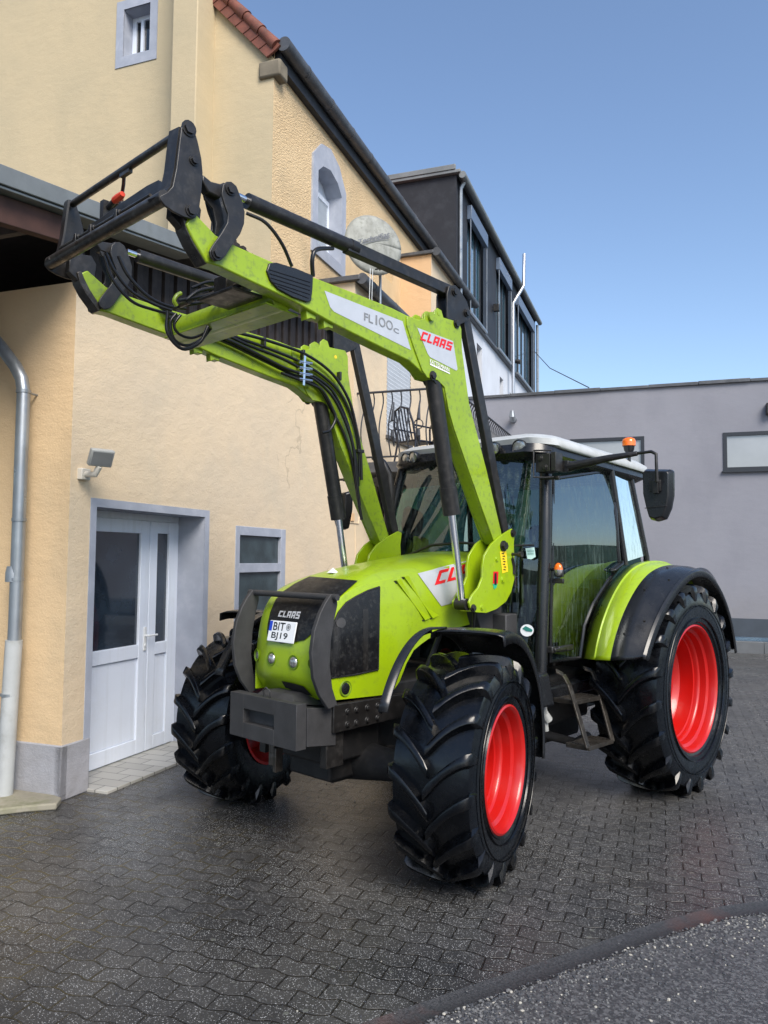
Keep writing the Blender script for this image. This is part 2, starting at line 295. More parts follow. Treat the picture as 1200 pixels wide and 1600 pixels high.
# ================================================================== GROUND
V0 = -3.238; V1 = -3.888; U0 = -2.604; UG = 1.738; UGR = 10.37
def paver_material():
    m = bpy.data.materials.new('wet_paving'); m.use_nodes = True; nt = m.node_tree; N = nt.nodes; L = nt.links; b = N['Principled BSDF']
    tc = N.new('ShaderNodeTexCoord'); rot = N.new('ShaderNodeMapping'); rot.inputs['Rotation'].default_value = (0, 0, -BANG); L.new(tc.outputs['Object'], rot.inputs['Vector'])
    sep = N.new('ShaderNodeSeparateXYZ'); L.new(rot.outputs[0], sep.inputs[0])
    def math_(op, a, b_=None, c=None):
        n = N.new('ShaderNodeMath'); n.operation = op
        for i, x in enumerate((a, b_, c)):
            if x is None: continue
            if isinstance(x, (int, float)): n.inputs[i].default_value = x
            else: L.new(x, n.inputs[i])
        return n.outputs[0]
    tri = math_('PINGPONG', sep.outputs[0], .1); tri = math_('SMOOTH_MIN', tri, .078, .02); tri = math_('SMOOTH_MAX', tri, .022, .02)
    def noise(scale, det=4, r=.6, vec=None):
        n = N.new('ShaderNodeTexNoise'); n.inputs['Scale'].default_value = scale; n.inputs['Detail'].default_value = det; n.inputs['Roughness'].default_value = r
        L.new(vec or tc.outputs['Object'], n.inputs['Vector']); return n.outputs['Fac']
    y = math_('MULTIPLY_ADD', tri, .38, sep.outputs[1]); y = math_('MULTIPLY_ADD', noise(9, 3), .014, y)
    x2 = math_('MULTIPLY_ADD', noise(7, 3), .014, sep.outputs[0])
    cb = N.new('ShaderNodeCombineXYZ'); L.new(x2, cb.inputs[0]); L.new(y, cb.inputs[1])
    bk = N.new('ShaderNodeTexBrick'); bk.offset = .5; bk.inputs['Scale'].default_value = 1; bk.inputs['Brick Width'].default_value = .2; bk.inputs['Row Height'].default_value = .118
    bk.inputs['Mortar Size'].default_value = .0065; bk.inputs['Mortar Smooth'].default_value = .55; bk.inputs['Color1'].default_value = (.78,.78,.78,1); bk.inputs['Color2'].default_value = (1,1,1,1); bk.inputs['Mortar'].default_value = (.27,.24,.20,1)
    L.new(cb.outputs[0], bk.inputs['Vector'])
    def ramp(f, a, c, pa, pc):
        r = N.new('ShaderNodeValToRGB'); r.color_ramp.elements[0].position = pa; r.color_ramp.elements[1].position = pc
        r.color_ramp.elements[0].color = (*a, 1); r.color_ramp.elements[1].color = (*c, 1); L.new(f, r.inputs['Fac']); return r.outputs['Color']
    base = ramp(noise(1.3, 8, .65), (.027,.028,.030), (.072,.070,.066), .3, .7)  # paler stone tone stands in for wet sheen
    # light exposed aggregate chips: small cells, a random share of them pale
    vo = N.new('ShaderNodeTexVoronoi'); vo.inputs['Scale'].default_value = 200; L.new(tc.outputs['Object'], vo.inputs['Vector'])
    sc = N.new('ShaderNodeSeparateColor'); L.new(vo.outputs['Color'], sc.inputs[0])
    th = math_('MULTIPLY_ADD', noise(2.2, 6, .7), -.55, .99)
    pale = math_('GREATER_THAN', sc.outputs[0], th); near = math_('LESS_THAN', vo.outputs['Distance'], .42); chip = math_('MULTIPLY', pale, near)
    chipc = ramp(sc.outputs[1], (.10,.10,.10), (.62,.63,.63), .2, 1)
    mx = N.new('ShaderNodeMixRGB'); L.new(chip, mx.inputs['Fac']); L.new(base, mx.inputs[1]); L.new(chipc, mx.inputs[2])
    # scattered lichen spots
    v2 = N.new('ShaderNodeTexVoronoi'); v2.inputs['Scale'].default_value = 13; v2.inputs['Randomness'].default_value = 1; L.new(tc.outputs['Object'], v2.inputs['Vector'])
    s2 = N.new('ShaderNodeSeparateColor'); L.new(v2.outputs['Color'], s2.inputs[0])
    spot = math_('MULTIPLY', math_('GREATER_THAN', s2.outputs[1], .86), math_('LESS_THAN', math_('MULTIPLY_ADD', noise(60, 3), .25, v2.outputs['Distance']), .3))
    m3 = N.new('ShaderNodeMixRGB'); L.new(math_('MULTIPLY', spot, .45), m3.inputs['Fac']); L.new(mx.outputs[0], m3.inputs[1]); m3.inputs[2].default_value = (.21,.22,.19,1)
    m2 = N.new('ShaderNodeMixRGB'); m2.blend_type = 'MULTIPLY'; m2.inputs['Fac'].default_value = 1; L.new(m3.outputs[0], m2.inputs[1]); L.new(bk.outputs['Color'], m2.inputs[2])
    # moss in the joints near the house
    dist = math_('SUBTRACT', 1, math_('MULTIPLY', math_('ABSOLUTE', math_('SUBTRACT', sep.outputs[0], V0)), .42)); dist = math_('MAXIMUM', dist, 0)
    jf = math_('MULTIPLY', math_('MULTIPLY', math_('MULTIPLY', bk.outputs['Fac'], dist), 1.6), ramp(noise(3), (0,0,0), (1,1,1), .42, .6))
    m4 = N.new('ShaderNodeMixRGB'); L.new(jf, m4.inputs['Fac']); L.new(m2.outputs[0], m4.inputs[1]); m4.inputs[2].default_value = (.11,.085,.022,1)
    L.new(m4.outputs[0], b.inputs['Base Color'])
    rr = N.new('ShaderNodeMapRange'); rr.inputs['From Min'].default_value = .35; rr.inputs['From Max'].default_value = .65; rr.inputs['To Min'].default_value = .14; rr.inputs['To Max'].default_value = .5
    L.new(noise(.8, 6), rr.inputs['Value']); L.new(rr.outputs[0], b.inputs['Roughness'])
    h = math_('MULTIPLY_ADD', bk.outputs['Fac'], -1.0, math_('MULTIPLY', noise(150, 3, .7), .35)); h = math_('MULTIPLY_ADD', chip, .2, h)
    bp = N.new('ShaderNodeBump'); bp.inputs['Strength'].default_value = .9; bp.inputs['Distance'].default_value = .006; L.new(h, bp.inputs['Height']); L.new(bp.outputs['Normal'], b.inputs['Normal'])
    return m
def asphalt_material(name, dark, lite, chips=True):
    m = bpy.data.materials.new(name); m.use_nodes = True; nt = m.node_tree; N = nt.nodes; L = nt.links; b = N['Principled BSDF']
    tc = N.new('ShaderNodeTexCoord')
    def noise(scale, det=4, r=.6):
        n = N.new('ShaderNodeTexNoise'); n.inputs['Scale'].default_value = scale; n.inputs['Detail'].default_value = det; n.inputs['Roughness'].default_value = r; L.new(tc.outputs['Object'], n.inputs['Vector']); return n.outputs['Fac']
    def ramp(f, a, c, pa, pc):
        r = N.new('ShaderNodeValToRGB'); r.color_ramp.elements[0].position = pa; r.color_ramp.elements[1].position = pc
        r.color_ramp.elements[0].color = (*a, 1); r.color_ramp.elements[1].color = (*c, 1); L.new(f, r.inputs['Fac']); return r.outputs['Color']
    vo = N.new('ShaderNodeTexVoronoi'); vo.inputs['Scale'].default_value = 95; L.new(tc.outputs['Object'], vo.inputs['Vector'])
    sc = N.new('ShaderNodeSeparateColor'); L.new(vo.outputs['Color'], sc.inputs[0])
    c1 = ramp(noise(2, 8, .7), dark, lite, .3, .7); c2 = ramp(sc.outputs[0], tuple(x*.6 for x in dark), tuple(x*2.6 for x in lite), .35, 1)
    mx = N.new('ShaderNodeMixRGB'); mx.inputs['Fac'].default_value = .45; L.new(c1, mx.inputs[1]); L.new(c2, mx.inputs[2]); L.new(mx.outputs[0], b.inputs['Base Color'])
    b.inputs['Roughness'].default_value = .38
    bp = N.new('ShaderNodeBump'); bp.inputs['Strength'].default_value = .8; bp.inputs['Distance'].default_value = .006; L.new(noise(120, 5, .7), bp.inputs['Height']); L.new(bp.outputs['Normal'], b.inputs['Normal'])
    return m
M['paver'] = paver_material()
M['asphalt'] = asphalt_material('worn_asphalt', (.045,.045,.047), (.085,.085,.086))
M['kerb'] = mat('gutter_stones', (.055,.055,.057), .45, col2=(.022,.023,.024), vscale=90, rvar=.1, dirt=.6, dirtcol=(.12,.05,.035), dscale=1.6, bump=1, bscale=160, bdist=.005)
g = MB().grid([[(x, y, -.02) for x in (-900, 900)] for y in (-900, 900)]); structure(g.build('ground', M['asphalt'], smooth=0))
# paved yard, inside the gutter line
up = [PZ(a) for a in ((600,1587),(750,1535),(900,1485),(1050,1435),(1200,1407))]; lo = [PZ(a) for a in ((700,1592),(850,1548),(1015,1490),(1100,1460),(1200,1432))]
d0 = (up[0]-up[1]).normalized(); d1 = (up[-1]-up[-2]).normalized(); n0 = Vector((d0.y, -d0.x, 0))
def smooth_curve(P, k=8):
    P = [P[0]*2-P[1]]+P+[P[-1]*2-P[-2]]; out = []
    for i in range(1, len(P)-2):
        for j in range(k):
            t = j/k; a, b, c, d = P[i-1], P[i], P[i+1], P[i+2]
            out.append(.5*((2*b)+(c-a)*t+(2*a-5*b+4*c-d)*t*t+(3*b-a-3*c+d)*t**3))
    return out+[P[-2]]
upx = [up[0]+d0*8, up[0]+d0*2]+up+[up[-1]+d1*1.6+Vector((.3,.0,0)), up[-1]+d1*4+Vector((1.6,0,0)), up[-1]+d1*9+Vector((6,0,0))]
cu = smooth_curve(upx, 8); W_K = .125
def offset_curve(c, w):
    out = []
    for i, p in enumerate(c):
        t = (c[min(i+1, len(c)-1)]-c[max(i-1, 0)]).normalized(); n = Vector((t.y, -t.x, 0))
        if n.dot(CAM-p) < 0 and abs(n.dot(Vector((CAM.x, CAM.y, 0))-p)) > .01: n = n
        out.append(p+n*w)
    return out
side = 1 if Vector(((cu[20]-cu[19]).y, -(cu[20]-cu[19]).x, 0)).dot(Vector((CAM.x+2, CAM.y, 0))-cu[20]) > 0 else -1
c1 = offset_curve(cu, .04*side); c2 = offset_curve(cu, .10*side); c3 = offset_curve(cu, W_K*side)
kb = MB().grid([[Vector((p.x, p.y, .001)) for p in cu], [Vector((p.x, p.y, -.012)) for p in c1], [Vector((p.x, p.y, -.012)) for p in c2], [Vector((p.x, p.y, -.002)) for p in c3]])
structure(kb.build('kerb', M['kerb'], smooth=60))
far = [H(24, 30, 0), H(-14, 30, 0), H(-14, -22, 0), cu[0]+Vector((-6,-4,0))]
P = [Vector((p.x, p.y, 0)) for p in cu]+[Vector(p) for p in far]
bm = bmesh.new(); vs = [bm.verts.new(p) for p in P]; es = [bm.edges.new((vs[i], vs[(i+1) % len(vs)])) for i in range(len(vs))]
bmesh.ops.triangle_fill(bm, edges=es, use_beauty=True); me = bpy.data.meshes.new('paving'); bm.to_mesh(me); bm.free(); me.materials.append(M['paver'])
o = bpy.data.objects.new('paving', me); COL.objects.link(o); structure(o)
# asphalt of the lane with gravel collected along the gutter
P = [Vector((p.x, p.y, -.004)) for p in c3]+[Vector((40,10,-.004)), Vector((40,-40,-.004)), Vector((-30,-40,-.004))]
bm = bmesh.new(); vs = [bm.verts.new(p) for p in P]; es = [bm.edges.new((vs[i], vs[(i+1) % len(vs)])) for i in range(len(vs))]
bmesh.ops.triangle_fill(bm, edges=es, use_beauty=True); me = bpy.data.meshes.new('road'); bm.to_mesh(me); bm.free(); me.materials.append(M['asphalt'])
o = bpy.data.objects.new('road', me); COL.objects.link(o); structure(o)
gm = [mat('gravel_'+k, c, .6) for k, c in (('grey', (.13,.13,.13)), ('pale', (.38,.36,.31)), ('dark', (.045,.048,.055)))]
def pebbles(name, n, pos, smin, smax, label=None):
    me = bpy.data.meshes.new(name); V = []; F = []; MI = []
    ico = [(0,0,-1),(.72,-.53,-.45),(-.28,-.85,-.45),(-.89,0,-.45),(-.28,.85,-.45),(.72,.53,-.45),(.28,-.85,.45),(-.72,-.53,.45),(-.72,.53,.45),(.28,.85,.45),(.89,0,.45),(0,0,1)]
    fi = [(0,1,2),(1,0,5),(0,2,3),(0,3,4),(0,4,5),(1,5,10),(2,1,6),(3,2,7),(4,3,8),(5,4,9),(1,10,6),(2,6,7),(3,7,8),(4,8,9),(5,9,10),(6,10,11),(7,6,11),(8,7,11),(9,8,11),(10,9,11)]
    for i in range(n):
        p = pos(); s = smin+(smax-smin)*random.random()**3; a = random.random()*6.28; sx, sy, sz = s*random.uniform(.7,1.2), s*random.uniform(.7,1.2), s*random.uniform(.4,.8); o = len(V)
        for q in ico:
            x, y, z = q[0]*sx*random.uniform(.8,1.15), q[1]*sy*random.uniform(.8,1.15), q[2]*sz
            V.append((p.x+x*cos(a)-y*sin(a), p.y+x*sin(a)+y*cos(a), p.z+z+sz*.5))
        F += [tuple(k+o for k in f) for f in fi]; mi = random.choices((0,1,2), (6,.9,5))[0]; MI += [mi]*20
    me.from_pydata(V, [], F); [me.materials.append(x) for x in gm]; me.polygons.foreach_set('material_index', MI); me.update()
    o = bpy.data.objects.new(name, me); COL.objects.link(o); o['kind'] = 'stuff'; return o
def gpos():
    i = random.randrange(6, len(c3)-10); t = random.random(); p = c3[i].lerp(c3[i+1], t)
    tt = (c3[i+1]-c3[i]).normalized(); n = Vector((tt.y, -tt.x, 0))*side; p = p+n*(abs(random.gauss(0, .13)) if random.random() < .55 else random.random()**1.2*1.9)-n*.02
    return Vector((p.x, p.y, -.005))
tag(pebbles('gravel', 9000, gpos, .002, .010), 'loose grey and pale gravel washed along the gutter stones', 'gravel')
def tposi():
    p = PZ((random.uniform(0, 1150), random.uniform(1180, 1590)), 0)
    return Vector((p.x, p.y, 0))
tag(pebbles('grit', 700, tposi, .0015, .006), 'small pale grit scattered over the dark block paving', 'grit')
# earth clods dropped near the rear wheel
# door step tiles
st = MB(); st.hbox(-3.62, -3.03, -2.32, -.52, -.01, .022); so = st.build('door_step', M['tiles'], bevel=.004, base=H(-3.3,-1.4,0))
def tile_mat():
    m = M['tiles']; nt = m.node_tree; N = nt.nodes; L = nt.links; b = N['Principled BSDF']
    tc = N.new('ShaderNodeTexCoord'); mp = N.new('ShaderNodeMapping'); mp.inputs['Rotation'].default_value = (0,0,-BANG); L.new(tc.outputs['Object'], mp.inputs['Vector'])
    bk = N.new('ShaderNodeTexBrick'); bk.inputs['Scale'].default_value = 1; bk.inputs['Brick Width'].default_value = .3; bk.inputs['Row Height'].default_value = .16; bk.inputs['Mortar Size'].default_value = .005
    bk.inputs['Color1'].default_value = (.46,.45,.41,1); bk.inputs['Color2'].default_value = (.33,.32,.29,1); bk.inputs['Mortar'].default_value = (.1,.1,.09,1); L.new(mp.outputs[0], bk.inputs['Vector']); L.new(bk.outputs['Color'], b.inputs['Base Color'])
tile_mat(); tag(so, 'light tiled step in front of the white double door', 'step')
ft = MB(); ft.prism([PZ((-60,1232),.0), PZ((60,1243),.0), PZ((96,1256),.0), PZ((88,1266),.0), PZ((40,1270),.0), PZ((-60,1282),.0)], (0,0,.05)); ft = ft.build('concrete_footing', M['concrete'], bevel=.012, base=PZ((30,1250)))
tag(ft, 'mossy pale concrete footing at the house corner under the downpipe', 'footing')

# ================================================================== HOUSES
def hquad(v, u0, u1, z0, z1): return [H(v,u0,z0), H(v,u1,z0), H(v,u1,z1), H(v,u0,z1)]
def wall_with_holes(mb, v, u0, u1, z0, z1, holes, depth=.3, reveal=True):
    us = sorted({u0, u1, *[h[0] for h in holes], *[h[1] for h in holes]}); zs = sorted({z0, z1, *[h[2] for h in holes], *[h[3] for h in holes]})
    for i in range(len(us)-1):
        for j in range(len(zs)-1):
            cu_, cz = (us[i]+us[i+1])/2, (zs[j]+zs[j+1])/2
            if any(h[0] < cu_ < h[1] and h[2] < cz < h[3] for h in holes): continue
            mb.add(hquad(v, us[i], us[i+1], zs[j], zs[j+1]), [(0,1,2,3)])
def reveals(mb, v, h, d):
    a, b, c, e = h
    mb.add([H(v,a,c),H(v-d,a,c),H(v-d,a,e),H(v,a,e)], [(0,1,2,3)]); mb.add([H(v,b,c),H(v-d,b,c),H(v-d,b,e),H(v,b,e)], [(3,2,1,0)])
    mb.add([H(v,a,e),H(v-d,a,e),H(v-d,b,e),H(v,b,e)], [(0,1,2,3)]); mb.add([H(v,a,c),H(v-d,a,c),H(v-d,b,c),H(v,b,c)], [(3,2,1,0)])

# ---- low annex with the door
AN = thing('annex', 'low yellow rendered annex with white double door behind the tractor', 'building', H(V0, 0, 0))
door = (-2.30, -.72, -.02, 2.27); win = (-.10, 1.03, 1.18, 2.19)
w = MB(); wall_with_holes(w, V0, U0, 3.2, .42, 4.04, [(door[0], door[1], .42, door[3]), win]); wall_with_holes(w, V0, 3.2, 9.0, 0, 6.05, [(4.66, 5.95, 3.93, 6.0)])
wall_with_holes(w, V0, 3.2, 3.2001, 0, 1, [])
sw_ = MB(); sw_.add([H(V0,U0,.42), H(V0,U0,4.04), H(-9,U0,4.04), H(-9,U0,.42)], [(0,1,2,3)]); sw_.build('side_wall', M['sidewall'], AN, smooth=0); w.add([H(V0,U0,4.04), H(V0,3.2,4.04), H(-9,3.2,4.04), H(-9,U0,4.04)], [(0,1,2,3)])
w.build('wall', M['facade'], AN, smooth=0)
p = MB(); p.hbox(V0-.06, V0+.012, U0-.012, door[0], 0, .42); p.hbox(V0-.06, V0+.012, door[1], 3.2, 0, .42); p.hbox(-9, V0+.012, U0-.012, U0+.06, 0, .4205)
p.build('plinth', M['plinth'], AN, bevel=.01)
s = MB(); f = .09
s.hbox(V0-.002, V0+.006, door[0]-.07, door[0], .0, door[3]+.07); s.hbox(V0-.002, V0+.006, door[1], door[1]+.08, 0, door[3]+.07); s.hbox(V0-.002, V0+.0065, door[0], door[1], door[3], door[3]+.07)
D = .345; reveals(s, V0, door, D)
s.build('door_surround', M['surround'], AN, smooth=0)
def pvc_leaf(u0, u1, z0, z1, v, split, gl):
    fr = MB(); t = .125 if u1-u0 > .6 else .115; T = .05
    for a, b_, c, d_ in ((u0,u0+t,z0,z1),(u1-t,u1,z0,z1)): fr.hbox(v, v+T, a, b_, c, d_)
    for c, d_ in ((z0,z0+t*1.1),(z1-t,z1),(split-t/2,split+t/2)): fr.hbox(v+.001, v+T-.001, u0+t, u1-t, c, d_)
    fr.hbox(v+.005, v+.03, u0+t, u1-t, z0+t*1.1, split-t/2)
    e = MB(); o = fr.build('door_leaf', M['pvc'], AN, bevel=.006)
    e.hbox(v+.015, v+.024, u0+t, u1-t, split+t/2, z1-t); e.build('door_glass', gl, o, smooth=0)
    return o
vd = V0-D; fr = MB()
for a, b_ in ((door[0], door[0]+.05), (door[1]-.05, door[1])): fr.hbox(vd-.02, vd+.04, a, b_, .02, door[3])
fr.hbox(vd-.02, vd+.0395, door[0]+.05, door[1]-.05, door[3]-.06, door[3]); fr.build('door_frame', M['pvc'], AN, bevel=.004)
ul = -1.20
l1 = pvc_leaf(door[0]+.05, ul, .03, door[3]-.06, vd, .98, M['doorglass']); l2 = pvc_leaf(ul+.012, door[1]-.05, .03, door[3]-.06, vd, .98, M['doorglass'])
h = MB(); h.hbox(vd+.05, vd+.062, ul-.06, ul-.025, .98, 1.2); h.tube([H(vd+.06,ul-.042,1.12), H(vd+.105,ul-.042,1.12), H(vd+.105,ul+.08,1.12)], .01); h.cyl(H(vd+.06,ul-.042,1.03), H(vd+.07,ul-.042,1.03), .014)
h.build('door_handle', M['white'], l1, bevel=.002)
s = MB()
for a, b_, c, d_ in ((win[0]-.02, win[0]+.07, win[2]-.02, win[3]+.02), (win[1]-.10, win[1]+.02, win[2]-.02, win[3]+.02)): s.hbox(V0-.05, V0+.006, a, b_, c, d_)
for c, d_ in ((win[2]-.02, win[2]+.06), (win[3]-.08, win[3]+.02), (1.70, 1.80)): s.hbox(V0-.05, V0+.0055, win[0]+.07, win[1]-.10, c, d_)
so = s.build('window_frame', M['surround'], AN, bevel=.004)
e = MB(); e.hbox(V0-.05, V0-.035, win[0]+.07, win[1]-.1, win[2]+.06, 1.70); e.build('pane', M['frost'], so, smooth=0); e = MB(); e.hbox(V0-.05, V0-.035, win[0]+.07, win[1]-.1, 1.80, win[3]-.08); e.build('pane', M['frost'], so, smooth=0)
# taller block of the annex with flat roof, shutter
B1 = MB(); B1.add([H(V0,3.2,4.04), H(V0,3.2,6.05), H(V1-.5,3.2,6.05), H(V1-.5,3.2,4.04)], [(0,1,2,3)]); B1.build('end_wall', M['facade'], AN, smooth=0)
s = MB(); z = 3.95
sl = .07; k = 0
while z < 5.98:
    s.add([H(V0-.012,4.67,z), H(V0-.012,5.94,z), H(V0+.006,5.94,z+.055), H(V0+.006,4.67,z+.055), H(V0-.008,4.67,z+sl), H(V0-.008,5.94,z+sl)], [(0,1,2,3),(3,2,5,4)]); z += sl
s.build('roller_shutter', M['shutter'], AN, smooth=0)
s = MB(); s.hbox(V0-.05, V0+.05, 4.62, 5.98, 3.87, 3.93); s.build('window_sill', M['gutter'], AN, bevel=.005)
def gutter(name, v, u0, u1, z, parent, r=.075, m='gutter', rings=1.0):
    g = MB(); g.tube([H(v,u0,z), H(v,u1,z)], r, 16)
    u = u0+.4
    while u < u1-.2: g.tube([H(v,u,z), H(v,u+.02,z)], r*1.06, 16); u += rings
    return g.build(name, M[m], parent, smooth=40)
r = MB(); r.hbox(V1-.3, V0+.1, 3.12, 9.0, 6.05, 6.13); r.build('flat_roof', M['gutter'], AN, bevel=.01)
gutter('gutter', V0+.13, 3.15, 9.0, 6.07, AN, .085)
# upper bay with its own gutter
BY = MB(); BY.add([H(V0,7.25,6.13), H(V0,7.25,8.02), H(V1-.3,7.25,8.02), H(V1-.3,7.25,6.13)], [(0,1,2,3)]); BY.build('bay_end_wall', M['orange'], AN, smooth=0)
BY = MB(); wall_with_holes(BY, V0, 7.25, 9.05, 6.13, 8.02, [(8.05,8.75,6.3,7.6)]); BY.build('bay_wall', M['facade'], AN, smooth=0)
s = MB(); reveals(s, V0, (8.05,8.75,6.3,7.6), .15); s.build('bay_reveal', M['facade'], AN, smooth=0); s = MB(); s.hbox(V0-.16, V0-.14, 8.05, 8.75, 6.3, 7.6); s.build('bay_window', M['darkglass'], AN, smooth=0)
r = MB(); r.hbox(V1-.3, V0+.06, 7.18, 10.8, 8.02, 8.09); r.build('bay_roof', M['gutter'], AN, bevel=.01)
gutter('gutter', V0+.12, 7.2, 10.7, 8.05, AN, .085)
# crack line and junction box remains on the wall
c = MB(); pts = [PV(a, V0+.004) for a in ((541,803),(541,816),(560,818),(562,800),(560,760),(558,700))]; c.tube(pts, .011, 6); c.tube([PV(a, V0+.004) for a in ((555,820),(556,900),(556,960))], .006, 6)
c.build('wall_conduit', M['facade'], AN)
c = MB(); c.obox(PV((551,808), V0+.012), NV*.01, NU*.055, (0,0,.06)); c.build('junction_box', M['orange'], AN, bevel=.004)

# ---- tall yellow house
TH = thing('house', 'tall yellow house with arched grey framed window and small gable window', 'building', H(V1, UG, 0))
w = MB(); aw = (3.17, 4.10, 6.72, 7.80)
wall_with_holes(w, V1, UG, 9.3, 4.04, 8.95, [(aw[0], aw[1], aw[2], 8.12), (6.3, 6.75, 7.3, 8.1)]); w.build('front_wall', M['rough'], TH, smooth=0)
wl = MB(); gw = (-6.45, -5.97, 9.36, 10.1)
# gable as cells with the small window left open
vs_ = sorted([-14, gw[0], gw[1], -5.26, -4.85, V1])
def ztop(v): return 8.78+1.10*(V1-v) if v > -9 else 8.78+1.1*(V1+9)-1.1*(-9-v)
for i in range(len(vs_)-1):
    a, b_ = vs_[i], vs_[i+1]
    segs = [(4.0, gw[2]), (gw[3], None)] if abs(a-gw[0]) < 1e-6 else [(4.0, None)]
    for z0, z1 in segs:
        if z1: wl.add([H(a,UG,z0),H(b_,UG,z0),H(b_,UG,z1),H(a,UG,z1)], [(0,1,2,3)])
        elif a == -14: wl.add([H(-14,UG,z0),H(b_,UG,z0),H(b_,UG,ztop(b_)),H(-9,UG,ztop(-9)),H(-14,UG,ztop(-14))], [(0,1,2,3,4)])
        else: wl.add([H(a,UG,z0),H(b_,UG,z0),H(b_,UG,ztop(b_)),H(a,UG,ztop(a))], [(0,1,2,3)])
wl.build('gable_wall', M['gable'], TH, smooth=0)
ch = MB(); ch.hbox(-5.26, -4.85, 1.30, UG+.1, 4.3, 12.2); ch.build('chimney', M['gable'], TH, bevel=.015)
s = MB()
for a, b_, c, d_ in ((gw[0]-.13, gw[1]+.13, gw[2]-.16, gw[2]), (gw[0]-.13, gw[1]+.13, gw[3], gw[3]+.14)): s.box(a, b_, UG-.012, UG+.01, c, d_, H)
for a, b_ in ((gw[0]-.13, gw[0]), (gw[1], gw[1]+.13)): s.box(a, b_, UG-.0125, UG+.01, gw[2], gw[3], H)
for a in (gw[0], gw[1]): s.add([H(a,UG,gw[2]),H(a,UG+.28,gw[2]),H(a,UG+.28,gw[3]),H(a,UG,gw[3])], [(0,1,2,3)])
for z in (gw[2], gw[3]): s.add([H(gw[0],UG,z),H(gw[0],UG+.28,z),H(gw[1],UG+.28,z),H(gw[1],UG,z)], [(0,1,2,3)])
so = s.build('window_surround', M['surround'], TH, smooth=0)
s = MB(); t = .07; a, b_, c, d_ = gw[0], gw[1], gw[2], gw[3]
for q in ((a,a+t,c,d_),(b_-t,b_,c,d_)): s.box(q[0], q[1], UG+.2, UG+.25, q[2], q[3], H)
for q in ((c,c+t),(d_-t,d_)): s.box(a+t, b_-t, UG+.201, UG+.249, q[0], q[1], H)
s.box(a+.16, a+.21, UG+.19, UG+.249, c+t, d_-t, H); wf = s.build('window_frame', M['pvc'], TH, bevel=.004)
s = MB(); s.box(a+t, b_-t, UG+.23, UG+.24, c+t, d_-t, H); s.build('pane', M['darkglass'], wf, smooth=0)
# arched window: surround with segmental head
def arch(u0, u1, z0, zs, rise, n=10): return [(u0, z0), (u1, z0)]+[(u1+(u0-u1)*i/n, zs+rise*sin(pi*i/n)**.8) for i in range(n+1)]
outer = [(2.98,6.54),(4.28,6.54),(4.28,8.0),(3.98,8.33),(3.63,8.45),(3.28,8.36),(2.98,8.06)]
inner = [(aw[0],aw[2]),(aw[1],aw[2]),(aw[1],7.86),(3.92,8.02),(3.63,8.10),(3.35,8.03),(aw[0],7.88)]
s = MB(); n = len(outer); Pq = [H(V1+.03,u,z) for u, z in outer]+[H(V1+.03,u,z) for u, z in inner]+[H(V1-.32,u,z) for u, z in inner]+[H(V1,u,z) for u, z in outer]
fs = []
for i in range(n):
    j = (i+1) % n; fs += [(i,j,n+j,n+i), (n+i,n+j,2*n+j,2*n+i), (3*n+i,3*n+j,j,i)]
s.add(Pq, fs); s.build('window_surround', M['surround'], TH, smooth=0)
s = MB(); s.prism([H(V1-.25,u,z) for u, z in inner], NV*-.02); s.build('shutter_box', M['pvc'], TH, smooth=0)
s = MB(); z = aw[2]+.02
while z < 7.72: s.add([H(V1-.235,aw[0]+.04,z), H(V1-.235,aw[1]-.04,z), H(V1-.215,aw[1]-.04,z+.028), H(V1-.215,aw[0]+.04,z+.028), H(V1-.235,aw[0]+.04,z+.04), H(V1-.235,aw[1]-.04,z+.04)], [(0,1,2,3),(3,2,5,4)]); z += .04
s.build('roller_shutter', M['shutter'], TH, smooth=0)
s = MB()
for q in (aw[0]+.0, aw[1]-.04): s.hbox(V1-.25, V1-.2, q, q+.04, aw[2], 7.8)
s.hbox(V1-.25, V1-.201, aw[0]+.04, aw[1]-.04, 7.72, 7.8); s.build('shutter_guide', M['pvc'], TH, bevel=.003)
s = MB(); reveals(s, V1, (6.3,6.75,7.3,8.1), .2); s.build('reveal', M['rough'], TH, smooth=0)
s = MB(); s.hbox(V1-.2, V1-.17, 6.3, 6.75, 7.3, 8.1); s.build('small_window', M['brownwood'], TH, smooth=0)
# corbel, gutter, roof
s = MB(); s.hbox(V1-.22, V1+.12, UG-.05, UG+.2, 8.50, 8.74); s.build('corbel', M['stone'], TH, bevel=.03)
g = MB(); gv = V1+.17; g.tube([H(gv,UG-.05,8.92), H(gv,9.45,8.92)], .10, 20); u = UG+.6
while u < 9.3: g.tube([H(gv,u,8.92), H(gv,u+.03,8.92)], .107, 20); u += .85
g.build('gutter', M['gutter'], TH)
s = MB(); s.hbox(V1-.05, V1+.10, UG+.02, 9.4, 8.66, 8.93); s.build('eaves_board', M['anthracite'], TH)
rf = MB(); dz = 1.10
def roofp(v, u, off=0): return H(v, u, 8.86+dz*(V1-v)+off)
rf.hexa([roofp(V1-.06,UG-.05,0), roofp(-9,UG-.05,0), roofp(-9,9.45,0), roofp(V1-.06,9.45,0), roofp(V1-.06,UG-.05,.07), roofp(-9,UG-.05,.07), roofp(-9,9.45,.07), roofp(V1-.06,9.45,.07)])
rf.hexa([roofp(-9,UG-.05,0), H(-14.2,UG-.05,8.86), H(-14.2,9.45,8.86), roofp(-9,9.45,0), roofp(-9,UG-.05,.07), H(-14.2,UG-.05,8.93), H(-14.2,9.45,8.93), roofp(-9,9.45,.07)])
ro = rf.build('roof', M['rooftile'], TH, smooth=0)
vt = MB(); sl_ = (roofp(-5,0)-roofp(-4,0)).normalized(); nn = sl_.cross(NU).normalized()
if nn.z < 0: nn = -nn
v = V1+.04; k = 0; vb = MB()
